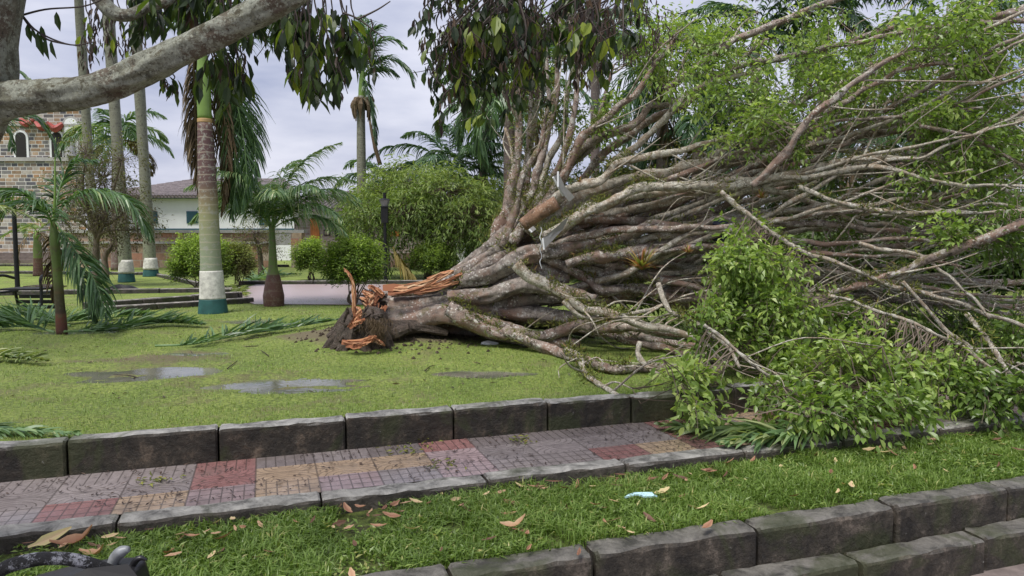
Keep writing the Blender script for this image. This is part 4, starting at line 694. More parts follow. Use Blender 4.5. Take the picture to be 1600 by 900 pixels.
# other palms in the background
for i, (px, Y, ty, L, nf, lab, kw) in enumerate([
    (602, 28, 292, 2.4, 11, 'low green palm left of the skyline palm cluster', {}), (705, 27, 268, 3.3, 16, 'full dark green palm above the yellow green tree', dict(lfm='palm', val=.3)),
    (742, 27, 285, 3., 11, 'palm with grey green fronds beside the fallen tree fork', dict(val=.6)), (772, 26, 325, 2.6, 9, 'palm with yellowing fronds low beside the fallen tree fork', dict(lfm='palmpale', val=.35, dead=2)),
    (796, 22, 150, 3.0, 14, 'tall purple trunked palm behind the fallen tree fork', dict(el=(-.6, 1.0))), (755, 27, 165, 2.6, 12, 'tall slim palm behind the hanging dark leaves', dict(el=(-.7, .9))),
    (1035, 22, 110, 3.4, 16, 'tall palm with dark crown behind the middle of the fallen tree', dict(el=(-.7, 1.1), val=.25)), (1180, 25, 60, 3.4, 14, 'tall palm behind the fallen crown right of centre', dict(val=.25)),
    (1290, 24, 40, 3.2, 14, 'tall palm rising over the right half of the fallen crown', dict(val=.25)), (1480, 22, 60, 3.2, 14, 'tall palm rising near the right edge', dict(val=.25)), (930, 27, 70, 3.0, 12, 'distant tall palm left of the dark crowned palm', dict(val=.35)), (1090, 21, 215, 2.6, 12, 'short dark palm deep behind the fallen branches', dict(val=.25)), (1390, 20, 230, 2.8, 13, 'short dark palm behind the fallen branches near the right edge', dict(val=.3)), (182, 28, 222, 2.3, 12, 'green palm beside the church corner', dict(val=.6, el=(.0, 1.2)))]):
    b0 = np.array([*D(px, 410, Y)[:2], .2]); palm('background_palm', lab, b0, D(px, ty+22, Y), .21, .15, M['royalfar'] if 'royalfar' in M else M.setdefault('royalfar', ringmat('purple_grey_trunk', [(0, (.17, .11, .10)), (6, (.2, .15, .14))], 6, .3, (.3, .25, .2), .4)), nf, L, kw.get('el', (-.2, 1.15)), (1.3, 2.2), .75, 44, g=1.5, seed=20+i, shaft=.7, w=.055, lfm=kw.get('lfm', 'palm'), dead=kw.get('dead', 1), val=kw.get('val', .45), group='palms in the background')
# ------------------------------------------------------------ the fallen tree
def cl(x, y, Y, rpx=0, zmin=.2):
    """point on pixel ray at depth Y, pulled nearer when that would lie under the lawn"""
    d = ray(x, y); r = rpx*Y/FPX
    if d[2] < 0: Y = min(Y, (zmin+r*.8-CH)/d[2]*d[1])
    return D(x, y, Y)
T0 = np.array([*G(590, 520, .3)[:2], .2]); ft = thing('fallen_tree', 'huge fallen fig tree with splintered trunk and crown spread over the lawn and path', 'fallen tree', T0)
YT = 9.15; px2m = YT/FPX
def traced(mb, pts, Y0, Y1, r, seg=9, lump=.12, m=6, val=.5, rough=.1):
    k = len(pts); L = [0]
    for a, b in zip(pts[:-1], pts[1:]): L.append(L[-1]+math.hypot(a[0]-b[0], a[1]-b[1]))
    Ys = np.interp(np.array(L)/L[-1], np.linspace(0, 1, len(Y0)), Y0) if isinstance(Y0, (list, tuple)) else np.interp(np.array(L)/L[-1], [0, 1], [Y0, Y1])
    rs = np.interp(np.array(L)/L[-1], np.linspace(0, 1, len(r)), r)
    P = [cl(x, y, Y_, r_) for (x, y), Y_, r_ in zip(pts, Ys, rs)]
    return tube(mb, P, [r_*p_[1]/FPX for r_, p_ in zip(rs, P)], seg, lump, m, val, rough=rough)
mb = MB()
for pts, Y0, Y1, r in [
    ([(586, 470), (640, 466), (700, 460), (760, 438), (810, 405), (850, 380)], 9.25, 9.2, [12, 15, 18, 22, 18, 12]),
    ([(580, 484), (640, 479), (700, 472), (770, 452), (830, 430), (890, 432)], 9.05, 8.9, [12, 15, 18, 22, 18, 11]),
    ([(582, 498), (640, 492), (700, 486), (770, 480), (840, 464), (900, 462)], 8.98, 8.8, [11, 14, 17, 20, 16, 10]),
    ([(584, 509), (640, 502), (690, 490), (730, 500), (780, 516), (840, 532), (905, 540)], 8.9, 8.5, [11, 13, 17, 17, 15, 13, 9]),
    ([(590, 476), (650, 478), (720, 452), (780, 410), (830, 370)], 9.5, 9.5, [14, 17, 22, 24, 14]),
    ([(640, 456), (700, 436), (745, 405), (785, 372), (815, 345)], 9.15, 9.15, [7, 10, 12, 14, 10]),
    ([(660, 452), (720, 424), (770, 396), (806, 366), (824, 335)], 8.95, 9.0, [5, 8, 10, 11, 9]),
    ([(600, 508), (660, 510), (715, 510), (760, 500), (800, 480)], 9.3, 9.3, [9, 11, 11, 18, 16]),
    ([(690, 470), (760, 478), (840, 498), (930, 520)], 9.5, 9.6, [18, 22, 18, 9]),
    ([(720, 440), (770, 428), (820, 400), (870, 392), (930, 377)], 8.78, 8.7, [10, 13, 12, 9]),
    ([(700, 462), (760, 462), (820, 446), (880, 456), (930, 470)], 8.74, 8.5, [8, 12, 12, 9]),
    ([(740, 470), (790, 486), (850, 492), (920, 500), (980, 505)], 8.85, 8.6, [10, 13, 11, 8]),
    ([(612, 460), (660, 452), (720, 434), (770, 408), (800, 392)], 8.95, 8.9, [5, 7, 9, 9, 8])]:
    traced(mb, pts, Y0, Y1, r, 26, .1, 12, rough=.2)
mb.build('trunk', M['rootgrey'], ft, True)
BR = [  # polyline in the photo, depth at start / end, radius start / end in photo pixels, bark
 ([(762, 400), (792, 330), (806, 265), (812, 200), (806, 120), (812, 20), (806, -60)], 9.3, 9.6, [14, 8, 3], 0), ([(775, 395), (822, 320), (848, 240), (868, 170), (872, 90), (880, -30)], 9.2, 9.2, [12, 7, 3], 0),
 ([(790, 385), (850, 300), (885, 240), (900, 160), (905, 80), (930, -20)], 9.1, 9.0, [11, 6, 3], 0), ([(782, 388), (818, 310), (828, 250), (826, 180), (836, 110), (830, -20)], 9.5, 9.7, [9, 5, 2], 0), ([(795, 380), (838, 310), (862, 250), (884, 190), (888, 130), (912, 40)], 9.4, 9.6, [8, 5, 2], 1), ([(786, 386), (806, 320), (820, 270), (846, 220), (858, 160), (850, 60)], 8.9, 8.8, [7, 4.5, 2], 0), ([(810, 370), (862, 320), (892, 262), (930, 225), (940, 170), (960, 100)], 9.3, 9.4, [8, 5, 2], 0), ([(770, 398), (785, 350), (800, 300), (803, 250), (790, 200)], 9.6, 9.8, [8, 5, 2], 1), ([(800, 380), (857, 310), (883, 267), (910, 213), (950, 180), (993, 147), (1023, 100), (1060, 50)], 8.9, 8.6, [12, 8, 4], 0),
 ([(805, 375), (870, 290), (910, 230), (950, 213), (983, 200), (1017, 167), (1060, 157), (1120, 120), (1200, 60)], 9.2, 9.4, [12, 8, 4], 0), ([(820, 360), (880, 300), (940, 283), (967, 253), (1000, 247), (1067, 233), (1130, 213), (1190, 190)], 8.9, 8.4, [11, 8, 5], 1),
 ([(830, 365), (900, 310), (950, 290), (1017, 273), (1130, 247), (1233, 217), (1317, 200), (1400, 190), (1500, 173), (1620, 158)], 9, 8.8, [12, 11, 9, 7], 1), ([(850, 372), (920, 328), (1000, 296), (1050, 293), (1100, 293), (1200, 283), (1267, 260), (1333, 250), (1417, 247), (1520, 252), (1640, 262)], 8.6, 7.6, [11, 10, 7, 6], 1),
 ([(860, 350), (950, 300), (1040, 287), (1100, 262), (1200, 247), (1300, 233), (1417, 248), (1467, 263), (1550, 293), (1640, 310)], 9.2, 8.8, [10, 8, 5, 4], 1), ([(860, 372), (920, 326), (970, 312), (1053, 296), (1126, 299), (1199, 296), (1265, 314), (1320, 340), (1351, 351), (1420, 356)], 8.8, 8.2, [9, 8, 7, 6], 1),
 ([(869, 398), (930, 377), (988, 347), (1030, 328), (1080, 308), (1150, 285), (1230, 262)], 8.9, 9.4, [12, 11, 9, 6], 0), ([(870, 400), (940, 384), (1010, 358), (1120, 346), (1210, 349), (1302, 351), (1357, 358), (1430, 363), (1520, 372)], 8.8, 8.0, [10, 9, 7, 4], 0),
 ([(885, 414), (920, 404), (967, 400), (1029, 390), (1085, 374), (1120, 345)], 8.6, 8.6, [10, 11, 12, 8], 0), ([(840, 395), (890, 418), (938, 451), (980, 452), (1025, 456), (1100, 468), (1180, 474)], 8.8, 8.8, [11, 11, 9], 0),
 ([(808, 412), (826, 432), (862, 452), (900, 478), (938, 487), (985, 502), (1045, 517), (1110, 532)], 8.1, 7.6, [12, 10, 9, 6], 1), ([(700, 482), (741, 505), (782, 521), (844, 525), (905, 513), (955, 509), (1029, 517), (1100, 528)], 8.5, 8.0, [16, 14, 11, 6], 0),
 ([(790, 515), (823, 533), (885, 554), (930, 570), (988, 577), (1049, 575), (1110, 568)], 8.3, 6.9, [12, 10, 8], 0), ([(885, 548), (905, 560), (914, 583), (938, 601), (968, 614)], 7.3, 6.1, [6, 5, 4], 1),
 ([(905, 513), (947, 521), (1008, 538), (1070, 554), (1130, 560)], 8.6, 7.6, [9, 8, 5], 0), ([(762, 484), (823, 497), (885, 500), (950, 512), (1040, 535), (1120, 545)], 9.2, 8.2, [14, 11, 7], 0), ([(823, 464), (885, 468), (947, 464), (1010, 472), (1090, 480), (1180, 492)], 9.2, 9.2, [12, 9, 6], 0),
 ([(1029, 443), (1035, 468), (1048, 488), (1090, 505), (1120, 528), (1148, 554), (1155, 575)], 6.9, 6.2, [4.5, 3.5, 2.5], 1), ([(1126, 299), (1173, 340), (1210, 369), (1265, 395), (1320, 417), (1393, 446), (1467, 464), (1540, 490), (1610, 512)], 7.2, 6.6, [4.5, 4, 3.5, 3], 1),
 ([(1294, 459), (1357, 440), (1412, 424), (1467, 398), (1522, 380), (1610, 347)], 7.0, 6.6, [5, 7, 8], 0), ([(1247, 292), (1320, 318), (1375, 330), (1467, 334), (1540, 332), (1620, 329)], 7.6, 7.0, [4, 4, 3], 1),
 ([(1100, 420), (1247, 420), (1335, 428), (1430, 434), (1540, 442), (1640, 440)], 9.4, 9, [6, 6, 5], 0), ([(1239, 450), (1283, 453), (1400, 470), (1520, 476), (1640, 486)], 9, 8.6, [5, 5, 5], 0),
 ([(1294, 462), (1320, 468), (1430, 505), (1503, 541), (1540, 570), (1588, 600)], 6.6, 6.0, [3, 3, 2.5], 1), ([(1510, 490), (1540, 527), (1570, 575), (1600, 620)], 6.4, 5.9, [4, 4, 3], 1),
 ([(1100, 508), (1130, 530), (1155, 556), (1217, 598), (1262, 650)], 6.2, 5.7, [3, 2.6, 2], 1), ([(1342, 380), (1412, 395), (1448, 405), (1485, 435), (1525, 470), (1545, 500)], 7, 6.6, [3.5, 3, 2], 1),
 ([(1232, 388), (1320, 394), (1430, 380), (1540, 384), (1640, 376)], 9.4, 9, [6, 5, 5], 0), ([(1100, 133), (1167, 100), (1220, 90), (1267, 83), (1317, 68), (1400, 40)], 8.8, 8.6, [5, 5, 4], 0),
 ([(1040, 140), (1107, 90), (1150, 63), (1200, 40), (1267, 12), (1330, -10)], 8.6, 8.4, [5, 6, 5], 0), ([(1175, 290), (1193, 277), (1233, 233), (1267, 183), (1327, 133), (1383, 97), (1410, 80)], 7.6, 7.2, [6, 6, 5, 3], 0),
 ([(1230, 225), (1273, 187), (1350, 140), (1400, 113), (1480, 95)], 8, 7.8, [5, 4, 3], 0), ([(1320, 70), (1400, 53), (1467, 43), (1533, 35), (1620, 36)], 8.2, 8, [4, 4, 4], 0), ([(1450, 62), (1500, 42), (1547, 30), (1620, 8)], 8.4, 8.2, [7, 8, 8], 0),
 ([(1180, 262), (1233, 240), (1320, 215), (1400, 200), (1480, 195)], 9.3, 9.3, [8, 8, 7], 0), ([(1330, 262), (1433, 238), (1517, 215), (1620, 180)], 8.4, 8, [6, 6, 5], 1), ([(1420, 215), (1500, 206), (1620, 174)], 9, 9, [8, 7, 7], 0),
 ([(1440, 190), (1510, 174), (1620, 152)], 9.4, 9.2, [9, 9, 8], 0), ([(1437, 197), (1517, 213), (1610, 266)], 7.4, 7.2, [3, 3, 2.5], 0), ([(950, 260), (1000, 225), (1083, 143), (1130, 123), (1200, 105)], 9, 8.6, [6, 5, 4], 1),
 ([(870, 330), (905, 290), (950, 232), (1010, 190), (1060, 170), (1110, 125), (1160, 110)], 9.6, 9.6, [8, 6, 4], 0), ([(800, 372), (812, 300), (826, 240), (838, 180), (848, 110), (842, 40)], 9.7, 9.8, [8, 6, 3], 1), ([(840, 380), (900, 345), (960, 330), (1050, 305)], 9.5, 9.6, [8, 7, 5], 0),
 ([(1000, 535), (998, 555), (1012, 575), (1030, 585)], 6.9, 6.7, [5, 4, 3], 1), ([(880, 470), (905, 490), (935, 498), (1000, 488), (1040, 476)], 7.9, 7.9, [4, 4, 3], 1), ([(1410, 440), (1480, 520), (1550, 560), (1620, 575)], 6.8, 6.6, [3, 3, 2], 1)]
nspec = len(BR)
fr = np.random.default_rng(5)
for i in range(42):
    a0 = (fr.uniform(830, 930), fr.uniform(340, 480)); ex = fr.uniform(1500, 1720); ey = np.interp(i, [0, 41], [-20, 545])+fr.uniform(-25, 25)
    Y0 = fr.uniform(8.8, 9.8); Y1 = (fr.uniform(6.7, 7.8) if i % 2 else fr.uniform(8.5, 11)) if ey < 400 else fr.uniform(6.8, 10); bow = fr.uniform(-45, 30)
    pts = [(a0[0]+(ex-a0[0])*t+fr.normal(0, 6), a0[1]+(ey-a0[1])*t+bow*sin(pi*t)+fr.normal(0, 7)*(t > 0)) for t in np.linspace(0, 1, 7)]
    r0 = fr.uniform(5, 8.5); BR.append((pts, Y0, Y1, [r0, r0*.75, r0*.5, r0*.3], int(fr.random() < .6)))
BP = []; BRr = []; mossP = []
def kink(pts, r):
    out = [pts[0]]
    for a_, b_ in zip(pts[:-1], pts[1:]):
        n_ = 1+int(math.hypot(b_[0]-a_[0], b_[1]-a_[1])/38)
        for k_ in range(1, n_+1): t_ = k_/n_; out.append((a_[0]+(b_[0]-a_[0])*t_+rng.normal(0, 1.5), a_[1]+(b_[1]-a_[1])*t_+rng.normal(0, .9+.09*max(r))))
    return out
for pts, Y0, Y1, r, pale in BR:
    mb = MB(); P = traced(mb, kink(pts, r), Y0, Y1, [x*(.72 if max(r) > 8 else .92) for x in r], 12, .15, 4, rough=.22); mb.build('branch', M['barkpale' if pale else 'bark'], ft, True); BP.append(P); BRr.append(np.interp(np.linspace(0, 1, len(P)), np.linspace(0, 1, len(r)), r)*P[:, 1]/FPX)
# side branches and twigs off the branches
tw = MB(); TE = []
for P, R_ in zip(BP, BRr):
    L = np.linalg.norm(np.diff(P, axis=0), axis=1).sum(); k_ = int(L*(1.3+2.2*(P[:, 2].mean() < .9)))
    for _ in range(k_):
        i = rng.integers(int(len(P)*.25), len(P)-1); d = unit(P[min(i+1, len(P)-1)]-P[i-1]); s_ = unit(np.cross(d, rng.normal(size=3))); ln = rng.uniform(.3, 1.3); e = P[i]+(d*.8+s_*.6+[0, 0, rng.uniform(-.15, .2)])*ln
        if e[2] < .25: e[2] = .25
        mid = (P[i]+e)/2+rng.normal(0, .06, 3)+s_*.1*ln
        if mid[2] < .23: mid[2] = .23
        r0 = min(R_[i]*.5, rng.uniform(.006, .016)); tube(tw, [P[i], mid, e], [r0, r0*.7, r0*.35], 5, .1, 4); TE += [(mid+e)/2, e]
tw.build('side_branches', M['barkpale'], ft, True)['kind'] = 'stuff'
allP = np.vstack(BP+[np.array(TE)])
# leaves
lm = MB(); lmn = MB(); twm = MB(); lmy = MB()
REG = [(1120, 90, 100, 85, 7.7, 10.2, 100, 0.75), (1250, 120, 110, 110, 7.5, 10.2, 100, 0.68), (1400, 110, 140, 105, 7.3, 10.2, 126, 0.73), (1540, 150, 80, 160, 7.3, 10.2, 100, 0.63), (1200, 200, 85, 40, 7.5, 9.2, 53, 0.73), (1440, 190, 90, 40, 7.1, 8.7, 39, 0.68), (1010, 60, 60, 70, 8.4, 10.2, 46, 0.73),
       (960, 150, 70, 80, 8.7, 10.2, 25, 0.63), (1180, 420, 75, 45, 6.6, 7.4, 54, 0.77), (1160, 480, 60, 40, 6.5, 7.2, 32, 0.67), (1250, 480, 50, 30, 6.5, 7.2, 21, 0.75), (1190, 370, 60, 30, 7, 8, 21, 0.65), (1400, 400, 160, 90, 8, 11, 64, 0.45), (1350, 330, 200, 60, 8.5, 11, 57, 0.4), (1575, 380, 50, 60, 6.6, 7.6, 32, 0.4),
       (1490, 370, 30, 20, 6.6, 7, 11, 0.75), (1000, 330, 90, 60, 9, 10.5, 21, 0.55), (1550, 250, 60, 60, 7.5, 9.2, 25, 0.58), (870, 120, 60, 100, 8.9, 10.2, 33, 0.43), (1360, 480, 120, 40, 7, 8.5, 36, 0.47), (900, 30, 80, 40, 8.9, 10.2, 25, 0.53)]
REG += [(1225, 470, 60, 35, 6.4, 7, 34, .72), (1125, 500, 50, 40, 6.4, 7, 30, .68), (1150, 395, 60, 35, 6.6, 7.2, 24, .75), (1570, 560, 60, 60, 6.5, 8, 40, .4), (1500, 60, 110, 60, 7, 9, 80, .6), (1550, 230, 70, 60, 7, 8.5, 50, .55), (1450, 260, 110, 40, 7, 9, 40, .5), (1530, 520, 90, 50, 7, 9.5, 70, .35), (1380, 510, 100, 40, 7.5, 9.5, 60, .35), (1000, 500, 90, 40, 8, 9.5, 26, .35)]
REGN = [(1080, 584, 42, 40.5, 5.7, 6.35, 16, 0.86), (1105, 624, 30, 25.2, 5.6, 6.05, 7, 0.78), (1190, 529, 60, 40.5, 6.1, 6.85, 28, 0.86), (1250, 574, 90, 49.5, 5.9, 6.85, 38, 0.8), (1340, 554, 90, 45, 5.8, 6.65, 38, 0.82), (1440, 564, 85, 45, 5.8, 6.65, 45, 0.8), (1520, 589, 50, 36, 5.8, 6.45, 21, 0.63), (1585, 584, 40, 63, 6.2, 7.25, 21, 0.38), (1400, 604, 100, 23.4, 5.9, 6.55, 18, 0.53), (1230, 606, 70, 21.6, 5.9, 6.45, 10, 0.58)]
REGN += [(1290, 628, 150, 14, 5.9, 6.2, 40, .6), (1560, 610, 50, 20, 6.2, 6.8, 26, .4), (1420, 622, 70, 12, 5.9, 6.2, 20, .7), (1085, 590, 40, 40, 5.7, 6.2, 14, .8)]
def near_branch(C):
    out = np.empty_like(C)
    for i in range(0, len(C), 200):
        d = np.linalg.norm(C[i:i+200, None]-allP[None]*1., axis=2); j = np.argpartition(d, 9, axis=1)[:, :9]; j = j[np.arange(len(j)), rng.integers(0, 9, len(j))]; out[i:i+200] = allP[j]
    return out
for REGS, mb_, n2, leaf, hi in ((REG, lm, 32, .068, False), (REGN, lmn, 28, .07, True)):
    for cx, cy, rx, ry, ya, yb, cnt, vl in REGS:
        a_ = rng.uniform(0, 2*pi, cnt); rr = rng.random(cnt)**.55; X = cx+rx*1.15*rr*np.cos(a_); Yp = cy+ry*1.15*rr*np.sin(a_); dep = rng.uniform(ya, yb, cnt); nc = max(cnt//7, 1); w_c = rng.integers(0, nc, cnt); X = X*.35+.65*X[w_c]; Yp = Yp*.35+.65*Yp[w_c]; dep = dep*.4+.6*dep[w_c]
        C = np.array([cl(x, y, q_, 10, .22 if q_ > 5.7 else .1) for x, y, q_ in zip(X, Yp, dep)]); B = near_branch(C); dr = unit(C-B)*.8+[.25, -.25, .12]+rng.normal(0, .3, C.shape)
        far = np.linalg.norm(C-B, axis=1) > 1.6; B[far] = C[far]+(B[far]-C[far])*.5
        twigs(twm, B, C, .006, .03, 5, .06); sprays(mb_, twm, C-unit(dr)*.15, dr, n2, .42 if hi else .45, leaf, .52, .25, np.clip(vl+rng.normal(0, .12, cnt), .1, .95), .14, hi, .42, .004)
lm.build('crown', M['leaf'], ft); lmn.build('near_foliage', M['leaf'], ft); twm.build('twigs', M['twig'], ft)['kind'] = 'stuff'
# moss, ferns and small epiphytes along the wood
ms = MB(); BPn = np.vstack([P[:int(len(P)*.75)] for P in BP[:34]]); BRn = np.concatenate([r[:int(len(r)*.75)] for r in BRr[:34]]); idx = rng.integers(0, len(BPn), 8500); idx = idx[(BPn[idx, 0] < 1.6) | (rng.random(len(idx)) < .3)]
C = BPn[idx]+rng.normal(0, .5, (len(idx), 3))*BRn[idx][:, None]+np.stack([rng.normal(0, .04, len(idx)), np.zeros(len(idx)), BRn[idx]*.75], 1); cl_ = fbm(C[:, 0]*2.5, C[:, 2]*2.5+C[:, 1]); C = C[cl_ > -.06]
for k_, (ln, w_) in enumerate(((.035, .012), (.075, .014))):
    Q = C[k_::2]; nq = 9 if k_ == 0 else 4; Q = np.repeat(Q, nq, 0)+rng.normal(0, .022, (len(Q)*nq, 3)); leaves(ms, Q, rng.normal(size=Q.shape)+[0, 0, .5], rng.normal(size=Q.shape), ln*rng.uniform(.5, 1.3, len(Q)), w_, np.clip(rng.normal(.45, .25, len(Q)), 0, 1))
Q = np.stack([rng.uniform(680, 880, 700), np.zeros(700), rng.uniform(0, 1, 700)], 1); Q = np.array([D(x, np.interp(x, [680, 760, 840], [462, 400, 340])+b*np.interp(x, [680, 840], [15, 130]), 8.8+rng.uniform(-.1, .12)) for x, _, b in Q]); Q = np.repeat(Q[fbm(Q[:, 0]*6, Q[:, 2]*6) > .08], 8, 0); Q = Q+rng.normal(0, .03, Q.shape)
leaves(ms, Q, rng.normal(size=Q.shape)+[0, -.4, .4], rng.normal(size=Q.shape), .06*rng.uniform(.5, 1.4, len(Q)), .015, np.clip(rng.normal(.4, .25, len(Q)), 0, 1)); ms.build('moss', M['moss'], ft)['kind'] = 'stuff'
def shard(mb, pts, w_, th=.012, val=.5, jag=.35):
    """torn strip of wood along pts with ragged edges"""
    P = spline(pts, 6); T = unit(np.gradient(P, axis=0)); k = len(P); s_ = unit(np.cross(T, [0, -1, .25])); nn_ = np.cross(T, s_); W_ = np.interp(np.linspace(0, 1, k), np.linspace(0, 1, len(w_)), w_); V = []
    ja, jb = np.interp(np.arange(k), np.arange(0, k+3, 3), rng.uniform(-jag, jag, len(np.arange(0, k+3, 3)))), np.interp(np.arange(k), np.arange(0, k+3, 3), rng.uniform(-jag, jag, len(np.arange(0, k+3, 3))))
    for i in range(k):
        a_ = W_[i]*(.5+ja[i]*.5); b_ = W_[i]*(.5+jb[i]*.5); V += [P[i]+s_[i]*a_, P[i]-s_[i]*b_, P[i]-s_[i]*b_*.8+nn_[i]*th, P[i]+nn_[i]*th*2.2, P[i]+s_[i]*a_*.8+nn_[i]*th]
    i = np.arange(k-1)[:, None]*5; j = np.arange(5)[None]; j2 = (j+1) % 5; F = np.stack([i+j, i+j2, i+5+j2, i+5+j], -1).reshape(-1, 4); mb.add(np.array(V), [F, np.arange(5)[None], (np.arange(5)[::-1]+(k-1)*5)[None]], val)
def torn(mb, pts, w_, n_=14, jag=.5, th=.01, vm=.55):
    '''a torn slab: a rough backing strip under many loose fibres of unequal length'''
    P = np.array(pts, float); shard(mb, P, [x*.8 for x in w_], th, np.clip(vm-.25, 0, 1), .5); T = unit(P[-1]-P[0]); s_ = unit(np.cross(T, [0, -1, .25])); Wm = max(w_)
    for _ in range(n_):
        a_ = rng.uniform(0, .75); b_ = a_+rng.uniform(.2, .7); tt = np.linspace(a_, min(b_, 1.08), 5); o_ = rng.uniform(-.45, .45); q_ = np.stack([np.interp(tt, np.linspace(0, 1, len(P)), P[:, i]) for i in range(3)], 1)
        wl_ = np.interp(tt, np.linspace(0, 1, len(w_)), w_); q_ = q_+s_*(o_*wl_)[:, None]+np.array([0, -1, 0])*rng.uniform(.005, .03)+rng.normal(0, .006, q_.shape); w0 = Wm*rng.uniform(.05, .2); shard(mb, q_, [w0*.6, w0, w0*.8, w0*.1], rng.uniform(.004, .012), np.clip(rng.normal(vm, .22), 0, 1), jag)
q = lambda x, y, Y=8.75: D(x, y, Y)
for pts, w_ in [([q(598, 452), q(632, 450), q(662, 444), q(690, 430), q(708, 424)], [.10, .13, .1, .07, .01]), ([q(606, 457), q(640, 455), q(680, 449), (q(716, 440))], [.09, .10, .09, .02]), ([q(660, 449), q(690, 443), q(722, 428)], [.03, .07, .05])]:
    mb = MB(); torn(mb, pts, w_, 22); mb.build('torn_wood', M['torn'], ft)
for pts, w_ in [([q(590, 470), q(578, 462), q(566, 455)], [.12, .13, .03]), ([q(592, 480), q(578, 478), q(564, 466)], [.12, .12, .04]), ([q(590, 492), q(575, 484), q(570, 470)], [.1, .1, .03]), ([q(600, 462), q(585, 450), q(576, 446)], [.1, .08, .02]), ([q(604, 478), q(596, 488), q(584, 496)], [.08, .09, .04]), ([q(590, 458), q(582, 470), q(577, 484)], [.06, .1, .03])]:
    mb = MB(); torn(mb, pts, w_, 9, .7); mb.build('splinter', M['torn'], ft)
mb = MB()
for i in range(90):
    a_ = rng.uniform(-1, 1); y0 = rng.uniform(460, 515); s0 = q(596+rng.uniform(-6, 10), y0, 8.75+rng.uniform(0, .5)); tube(mb, [s0, s0+np.array([-.12, 0, 0])+rng.normal(0, .04, 3), s0+np.array([-.17, 0, 0])+rng.normal(0, .09, 3)], [.02, .014, .003], 4, .3, 3)
mb.build('broken_fibres', M['darkroot'], ft)
# ------------------------------------------------------------ stump
sg = G(562, 532, .3); st = thing('tree_stump', 'dark rotten stump with root flares and torn orange splinters at the trunk\'s broken end', 'tree stump', sg); YS_ = sg[1]
q = lambda x, y, dy=0.: D(x, y, YS_+dy)
mb = MB()
for pts, r in [([q(556, 532), q(560, 505), q(566, 488)], [.27, .2, .12]), ([q(545, 534), q(552, 505), q(556, 482)], [.2, .14, .06]), ([q(580, 532, .1), q(582, 508, .1), q(580, 490)], [.26, .2, .1]), ([q(512, 527), q(530, 514), q(548, 498), q(560, 490)], [.035, .07, .1, .09]), ([q(520, 522, .2), q(538, 505, .2), q(552, 486, .2)], [.04, .08, .05]), ([q(600, 536), q(590, 520), q(582, 505)], [.1, .12, .1]), ([q(640, 512, .2), q(610, 522, .2), q(585, 512, .2)], [.06, .12, .16]), ([q(700, 520, .4), q(660, 512, .4), q(610, 515, .3)], [.03, .07, .12])]: tube(mb, pts, r, 12, .3, 6)
for i in range(60):
    x = rng.uniform(530, 600); y = rng.uniform(490, 535); s0 = q(x, y, rng.uniform(-.28, -.05)); tube(mb, [s0, s0+[rng.normal(0, .05), -.04, rng.uniform(-.05, .12)]], [rng.uniform(.015, .04), .006], 5, .3, 2)
for a_ in np.linspace(0, 2*pi, 15, endpoint=False):
    ln = rng.uniform(.16, .42); e = sg[:2]+[cos(a_)*ln*1.1, sin(a_)*ln*.8]; m_p = sg[:2]*.5+e*.5; tube(mb, [q(565, 505), [m_p[0], m_p[1], float(lawnz(*m_p))+.12], [e[0], e[1], float(lawnz(*e))-.03]], [.13, .1, rng.uniform(.02, .05)], 12, .25, 8, rough=.3)
mb.build('root_mass', M['darkroot'], st)
for pts, w_ in [([q(556, 495, -.3), q(553, 470, -.3), q(553, 450, -.28), q(546, 430, -.28), q(537, 419, -.28)], [.07, .055, .05, .035, .015]), ([q(545, 512, -.33), q(556, 500, -.33), q(563, 486, -.33), (q(556, 478, -.3))], [.05, .09, .06, .01]), ([q(552, 508, -.35), q(570, 498, -.35)], [.07, .02])]: mb = MB(); torn(mb, pts, w_, 8); mb.build('splinter', M['torn'], st)
for pts, w_ in [([q(534, 534, -.45), q(560, 538, -.45), q(580, 530, -.45), q(588, 525, -.45)], [.05, .09, .08, .02]), ([q(540, 542, -.45), q(556, 541, -.5), q(572, 538, -.5)], [.03, .06, .02]), ([q(575, 526, -.4), q(590, 532, -.4), q(602, 540, -.4)], [.04, .05, .02])]: mb = MB(); torn(mb, pts, w_, 10, .7); mb.build('wood_flake', M['torn'], st)
mb = MB(); C = np.repeat(np.array([q(x, y, d_) for x, y, d_ in zip(rng.normal(588, 9, 90), rng.normal(510, 10, 90), rng.uniform(-.4, -.2, 90))]), 5, 0)
e = C+np.stack([rng.normal(.02, .05, len(C)), rng.uniform(-.1, .02, len(C)), rng.uniform(-.16, .02, len(C))], 1); twigs(mb, C, e, .0025, .05, 4, .15); mb.build('fine_roots', M['deadpalm'], st)['kind'] = 'stuff'
mb = MB(); 
for i in range(420):
    x = rng.normal(610, 62); y = rng.normal(534, 9); z0 = G(x, y, .2); z0[2] = float(lawnz(z0[0], z0[1])); r = rng.uniform(.004, .022); tube(mb, [z0-[r, 0, .01], z0+[0, 0, r*.5], z0+[r, 0, -.01]], [r*.5, r, r*.4], 6, .4, 2)
o = mb.build('soil', plain('dark_soil', (.06, .044, .03), .9, 0, .5, 20)); struct(o, 'crumbled dark soil under the broken trunk', 'stuff')
